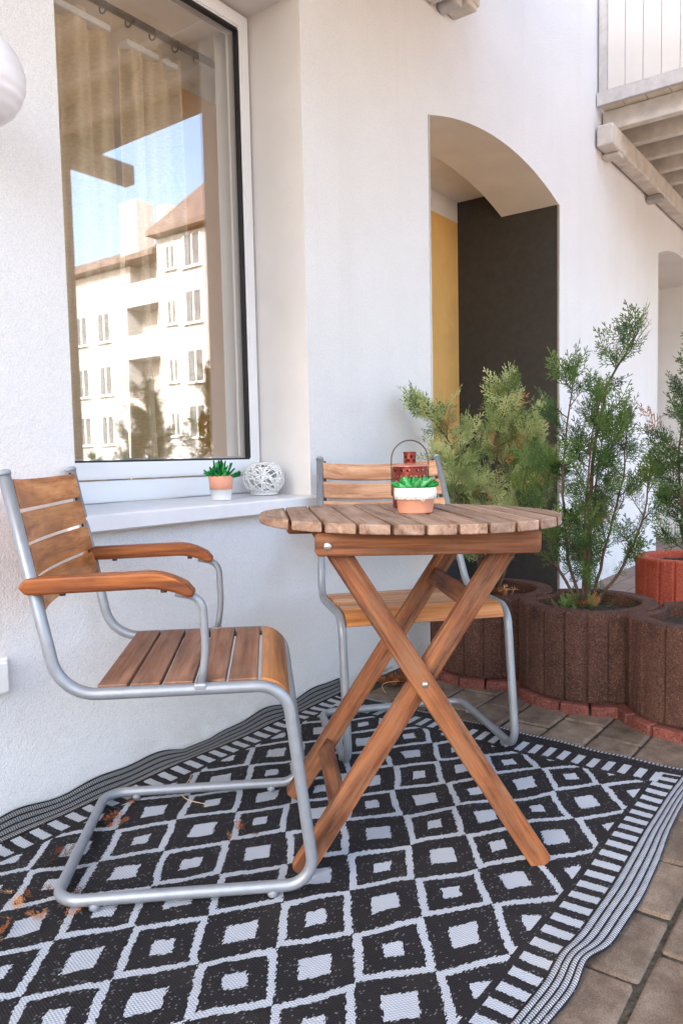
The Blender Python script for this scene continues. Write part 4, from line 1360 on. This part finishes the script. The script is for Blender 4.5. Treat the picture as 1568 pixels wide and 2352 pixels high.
def thuja(name, base, stems, label, seed, mat, nbr, blen, flen, rust=0.06, group='potted thujas', litter=True, sc=0.0016, low=0.22, fpb=7, tint=(0.0, 0.85), updir=0.75):
    rr = random.Random(seed)
    root = empty(name, T(*base))
    tag(root, label, 'thuja', group)
    wood_mb = MB()
    FQ, FT = [], []
    def put(p, d, L, tn):
        d = d.normalized()
        hint = Vector((rr.gauss(0, 1), rr.gauss(0, 1), rr.gauss(0, 0.6)))
        s = d.cross(hint).normalized()
        nn = s.cross(d)
        A = np.array([[s.x, d.x, nn.x], [s.y, d.y, nn.y], [s.z, d.z, nn.z]])*L
        q = PROTO[rr.randrange(7)].copy()
        q[:, :, 2] += -0.22*q[:, :, 1]**2*rr.uniform(-0.4, 1.0)
        w_ = q.reshape(-1, 3) @ A.T + np.array(tuple(p))
        FQ.append(w_)
        FT.append(np.full(len(w_), tn, dtype=np.float32))
    for si, st in enumerate(stems):
        pts = []
        dz = rr.uniform(-0.05, 0.05) if si else 0.0
        for q_, (dx, dy, *dd) in enumerate(st):
            dep = (dd[0] if dd else 0)*sc + dz*(q_/(len(st)-1))
            pts.append(RH*(dx*sc)+FH*dep+Vector((0, 0, -dy*sc)))
        fine = fillet(pts, 0.25, 6) if len(pts) > 2 else pts
        # arc-length resample
        seg = [0]
        for a, b in zip(fine[:-1], fine[1:]): seg.append(seg[-1]+(b-a).length)
        tot = seg[-1]
        def at(t):
            s = t*tot
            for k in range(len(fine)-1):
                if seg[k+1] >= s:
                    u = (s-seg[k])/max(1e-6, seg[k+1]-seg[k])
                    return fine[k].lerp(fine[k+1], u), (fine[k+1]-fine[k]).normalized()
            return fine[-1], (fine[-1]-fine[-2]).normalized()
        ts = [k/14 for k in range(15)]
        path = [at(t)[0]+Vector((rr.uniform(-1, 1), rr.uniform(-1, 1), 0))*0.004*(1 if 0 < t < 1 else 0) for t in ts]
        r0 = 0.0095 if si == 0 else 0.0055
        wood_mb.tube(path, [r0*(1-0.85*t)+0.0012 for t in ts], 7)
        nb = int(nbr*tot)
        for k in range(nb):
            t = low+(1-low)*((k+rr.random())/nb)
            p, d = at(t)
            az = rr.uniform(0, 2*PI)
            o = RH*math.cos(az)+FH*math.sin(az)
            bd = (o*rr.uniform(0.55, 1.0)+Vector((0, 0, updir*rr.uniform(0.4, 1.3)))).normalized()
            bl = blen*rr.uniform(0.45, 1.1)*(1-0.62*((t-low)/(1-low))**1.4)
            q1 = p+bd*bl*0.5
            q2 = p+bd*bl*0.95+Vector((0, 0, 0.12*bl))
            wood_mb.tube([p, q1, q2], [0.0026, 0.0018, 0.0008], 4, caps=False)
            brown = rr.random() < rust*0.3
            for f_ in range(fpb):
                u = 0.22+0.78*(f_+rr.random()*0.8)/fpb
                pp = p.lerp(q1, u*2) if u < 0.5 else q1.lerp(q2, u*2-1)
                sd_ = bd.cross(Vector((rr.gauss(0, 1), rr.gauss(0, 1), rr.gauss(0, 1)))).normalized()
                fd = bd*rr.uniform(0.5, 1.0)+sd_*rr.uniform(0.15, 0.8)+Vector((0, 0, 0.25))
                put(pp, fd, flen*rr.uniform(0.55, 1.15), 1.0 if (brown and rr.random() < .6) or rr.random() < rust*0.5 else min(0.86, max(0, rr.uniform(*tint))))
            put(q2, bd+Vector((0, 0, 0.3)), flen*rr.uniform(0.8, 1.2), min(0.86, tint[1]*rr.uniform(.8, 1.0)) if not brown else 1.0)
        pe, de = at(1.0)
        for f_ in range(5):
            put(pe-de*0.02*f_, de+Vector((rr.gauss(0, .25), rr.gauss(0, .25), 0.2)), flen*1.1, tint[1]*0.9)
    obj('trunk', wood_mb.mesh(True), M['bark'], root)
    V = np.concatenate(FQ)
    nq = len(V)//4
    me = bpy.data.meshes.new('m')
    me.vertices.add(len(V))
    me.vertices.foreach_set('co', V.astype(np.float32).ravel())
    me.loops.add(len(V))
    me.loops.foreach_set('vertex_index', np.arange(len(V), dtype=np.int32))
    me.polygons.add(nq)
    me.polygons.foreach_set('loop_start', np.arange(0, len(V), 4, dtype=np.int32))
    me.update(calc_edges=True)
    with_tint(me, np.concatenate(FT))
    cr = obj('foliage', me, M[mat], root)
    cr['kind'] = 'stuff'
    return root, nq

tot = 0
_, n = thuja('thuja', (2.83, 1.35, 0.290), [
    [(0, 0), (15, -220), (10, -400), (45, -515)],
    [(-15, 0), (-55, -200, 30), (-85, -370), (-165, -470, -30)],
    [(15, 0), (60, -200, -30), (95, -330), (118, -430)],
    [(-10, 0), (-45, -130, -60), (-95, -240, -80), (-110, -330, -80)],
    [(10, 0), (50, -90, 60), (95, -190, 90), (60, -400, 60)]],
    'bushy thuja in sunlight-tinted green with rust tips, in the planter before the arch', 31, 'thuja_sun_tint', 29, 0.17, 0.112, 0.12, fpb=5, low=0.16, tint=(0.25, 0.95))
tot += n
_, n = thuja('thuja', (2.80, 0.955, 0.285), [
    [(0, 0), (8, -200), (20, -400), (48, -520), (120, -640)],
    [(-6, 0), (-45, -120), (-62, -300), (-38, -545)],
    [(12, 0), (62, -150, 30), (92, -290), (105, -430)],
    [(8, 0), (75, -90, -20), (118, -210, -30), (130, -330, -30)],
    [(-8, 0), (-60, -90, 20), (-78, -200, 40), (-70, -330, 40)],
    [(-4, 0), (-20, -180, -50), (-10, -380, -60), (10, -470, -40)],
    [(6, 0), (30, -170, 50), (55, -330, 60), (70, -440, 60)]],
    'sparse upright thuja with a leaning tip, standing before the white wall', 47, 'thuja', 19, 0.15, 0.105, 0.03, fpb=3, low=0.13, tint=(0.0, 0.75))
tot += n
_, n = thuja('thuja', (2.70, 0.515, 0.285), [
    [(0, 0), (0, -260), (-10, -480), (25, -600)],
    [(-10, 0), (-45, -200, 20), (-62, -380), (-40, -470)],
    [(10, 0), (50, -200), (80, -400), (70, -560)],
    [(0, 0), (-20, -150, -60), (-40, -300, -80), (-20, -430, -60)]],
    'dark green thuja in the row end planter, away from the wall', 53, 'thuja', 28, 0.17, 0.095, 0.04, fpb=5, low=0.22, tint=(0.0, 0.55))
tot += n
# tall shrubs along the far side of the terrace, mirrored in the pane
hedge = []
for k, (x, y, s) in enumerate(((2.6, -3.4, 41), (3.5, -3.6, 43), (4.35, -3.3, 44), (5.2, -3.5, 46))):
    if k == 0:
        h0, n = thuja('thuja', (x, y, 0.0), [[(0, 0), (10, -300), (0, -560), (20, -760)], [(-10, 0), (-70, -250), (-90, -450), (-70, -640)], [(10, 0), (70, -220), (100, -420), (80, -600)]],
            'loose thuja shrub across the terrace, mirrored in the window pane', s, 'thuja', 22, 0.26, 0.14, 0.06, group='shrubs across the terrace', fpb=5, low=0.12)
        tot += n
        hedge.append(h0)
    else:
        c = copy_tree(h0)
        c.matrix_basis = T(x, y, 0) @ RZ(1.7*k) @ Matrix.Scale(0.74+0.16*(k % 3), 4)
print('foliage quads', tot)

# green moss and small sprays round the stem of the middle planter
def sprig(name, loc, n, L, mat, label, cat, seed, group, flat=0.15, spread=0.05, tint=(0, 1)):
    rr = random.Random(seed)
    FQ, FT = [], []
    for k in range(n):
        a = rr.uniform(0, 2*PI)
        d = Vector((math.cos(a), math.sin(a), rr.uniform(0, flat))).normalized()
        hint = Vector((rr.gauss(0, .5), rr.gauss(0, .5), 1))
        s = d.cross(hint).normalized()
        nn = s.cross(d)
        l = L*rr.uniform(.6, 1.2)
        A = np.array([[s.x, d.x, nn.x], [s.y, d.y, nn.y], [s.z, d.z, nn.z]])*l
        q = PROTO[rr.randrange(7)].copy()
        q[:, :, 2] += 0.35*q[:, :, 1]**2*rr.uniform(-0.3, 1)
        w_ = q.reshape(-1, 3) @ A.T + np.array((rr.gauss(0, spread), rr.gauss(0, spread), 0.0))
        w_[:, 2] = np.abs(w_[:, 2])+0.0015+rr.uniform(0, 0.006)
        FQ.append(w_)
        FT.append(np.full(len(w_), rr.uniform(*tint), dtype=np.float32))
    V = np.concatenate(FQ)
    me = mesh_from(V, [tuple(range(4*i, 4*i+4)) for i in range(len(V)//4)])
    with_tint(me, np.concatenate(FT))
    o = obj(name, me, M[mat], None, T(*loc))
    return tag(o, label, cat, group)
ZR = 0.0095
G = 'dry sprigs fallen on the rug'
sprig('dry_sprigs', (0.765, 1.335, ZR), 15, 0.038, 'dryleaf', 'heap of dry rust brown sprigs on the rug, left of the armchair base', 'sprigs', 1, G, 0.5, 0.045)
sprig('dry_sprigs', (0.90, 1.47, ZR), 3, 0.040, 'dryleaf', 'two or three loose rust sprigs beside the rear bar of the armchair', 'sprigs', 2, G, 0.2, 0.012)
sprig('dry_sprigs', (1.075, 1.50, ZR), 5, 0.040, 'dryleaf', 'few dry sprigs near the rug edge by the wall', 'sprigs', 3, G, 0.3, 0.014)
sprig('dry_sprigs', (1.235, 1.545, ZR), 5, 0.038, 'dryleaf', 'dry sprigs beneath the armchair at its rear corner by the wall', 'sprigs', 4, G, 0.3, 0.016)
sprig('dry_sprigs', (1.215, 1.215, ZR), 5, 0.034, 'dryleaf', 'small brown sprig on a pale diamond under the armchair seat', 'sprigs', 5, G, 0.3, 0.012)
sprig('dry_sprigs', (1.62, 1.27, ZR), 3, 0.030, 'dryleaf', 'brown sprig on the rug behind the table legs', 'sprigs', 6, G, 0.3, 0.008)
lt = sprig('leaf_litter', (2.42, 1.54, 0.004), 60, 0.05, 'dryleaf', 'heap of dry brown litter in the corner between wall and planters', 'litter', 7, None, 0.7, 0.055, (0, 0.6))
lt['kind'] = 'stuff'
lm = sprig('leaf_litter', (2.74, 0.95, 0.300), 34, 0.06, 'thuja', 'green and brown tufts at the foot of the sparse thuja', 'litter', 8, None, 1.2, 0.05, (0.2, 1.0))
lm['kind'] = 'stuff'
lm = sprig('leaf_litter', (2.78, 1.30, 0.300), 30, 0.055, 'dryleaf', 'brown litter on the soil under the bushy thuja', 'litter', 9, None, 0.8, 0.06, (0.0, 1.0))
lm['kind'] = 'stuff'
for (x, y, a, s, lab) in ((2.33, 1.52, 0.3, 1.0, 'pale curled straw stem lying by the wall behind the table'), (1.30, 1.47, 1.2, 1.2, 'thin straw stem curled on the rug under the armchair')):
    pth = [(s*0.16*(t-0.5), s*0.03*math.sin(4.2*t), 0.003+0.012*math.sin(PI*t)*(1 if x > 2 else 0.15)) for t in [k/16 for k in range(17)]]
    o = obj('straw_stem', tube(pth, 0.0011, 6), M['straw'], None, T(x, y, 0.009) @ RZ(a))
    tag(o, lab, 'stem', 'loose straw stems')
bm = bmesh.new()
bmesh.ops.create_icosphere(bm, subdivisions=2, radius=0.011)
for v in bm.verts: v.co.z = v.co.z*0.7
o = obj('pebble', bm_mesh(bm, True), M['pebble'], None, T(2.28, 1.43, 0.006))
tag(o, 'small pale pebble on the paving behind the table', 'pebble')

# ------------------------------------------------------------------ building across the yard, mirrored in the pane
def far_building():
    XF, YM = 26.0, 2*YG
    k = 26.0/14.0
    b = empty('apartment_building', T(XF, -28, 0))
    tag(b, 'tall pale apartment building with red tiled roof, mirrored in the window pane', 'building')
    def yv(v): return YM-v*k+28      # virtual Y at 14 m -> local Y
    def zv(z): return 0.87+(z-0.87)*k
    y_r, y_s, y_m, y_l = yv(11.0), yv(16.5), yv(18.0), yv(24.5)
    obj('wall', box_mm(0, 9, y_s, y_r, 0, zv(6.85), 0), M['facade'], b)
    obj('wall', box_mm(1.2, 9, y_m, y_s-0.002, 0, zv(6.55), 0), M['facade_grey'], b)
    obj('wall', box_mm(0.1, 9, y_l, y_m-0.002, 0, zv(5.7), 0), M['facade'], b)
    obj('attic', box_mm(0.5, 9, y_l, y_m-0.004, zv(5.7)+0.002, zv(6.45), 0), M['facade_grey'], b)
    # roofs
    def roof(y0, y1, ze, zr, ov):
        me = prism([(-ov, ze), (4.6, zr), (9.4, ze), (9.4, ze-0.25), (-ov, ze-0.25)], y0, y1, 0.0)
        rf = obj('roof', me, M['rooftile'], b, RX(PI/2) @ Matrix.Scale(-1, 4, (0, 0, 1)))
        return rf
    r1 = roof(y_s-0.2, y_r, zv(6.9)+0.26, zv(6.9)+4.6, 0.5)
    r2 = roof(y_l, y_s-0.25, zv(6.5)+0.26, zv(6.5)+2.4, 0.1)
    for yy, h, wd in ((yv(18.2), zv(8.35), 0.7), (yv(16.75), zv(7.95), 0.35)):
        obj('chimney', box_mm(0.8, 2.0, yy-wd, yy+wd, zv(6.6), h, 0.02), M['chimney'], b)
    # windows: frame, pane, sill
    def window(y, z, wd, h, x=0.0):
        w_ = empty('window', T(x, y, z), b)
        obj('pane', box_mm(-0.02, 0.04, -wd/2, wd/2, -h/2, h/2, 0), M['farglass'], w_)
        for s in (-1, 1):
            obj('frame', box_mm(-0.06, 0.05, s*wd/2-0.05, s*wd/2+0.05, -h/2, h/2, 0), M['pvc'], w_)
        obj('frame', box_mm(-0.055, 0.05, -0.035, 0.035, -h/2, h/2, 0), M['pvc'], w_)
        obj('sill', box_mm(-0.14, 0.03, -wd/2-0.1, wd/2+0.1, -h/2-0.10, -h/2-0.002, 0), M['pvc'], w_)
    for zz in (6.35, 4.9, 3.35, 1.9):
        window(yv(15.1), zv(zz), 1.15, 1.5)
        window(yv(15.95), zv(zz-0.05), 0.7, 1.1)
        window(yv(13.6), zv(zz), 1.15, 1.5)
        if zz < 6:
            window(yv(19.0), zv(zz-0.1), 1.1, 1.5, 0.1)
            window(yv(20.1), zv(zz-0.1), 1.1, 1.5, 0.1)
            window(yv(21.4), zv(zz-0.1), 1.1, 1.5, 0.1)
        # loggia with parapet
        window(yv(17.0), zv(zz-0.1), 1.0, 1.9, 1.2)
        obj('parapet', box_mm(0.15, 0.3, y_m+0.05, y_s-0.05, zv(zz)-1.9, zv(zz)-0.85, 0), M['facade_grey'], b)
        obj('floor_slab', box_mm(0.1, 1.3, y_m+0.02, y_s-0.02, zv(zz)-2.1, zv(zz)-1.902, 0), M['facade'], b)
far_building()
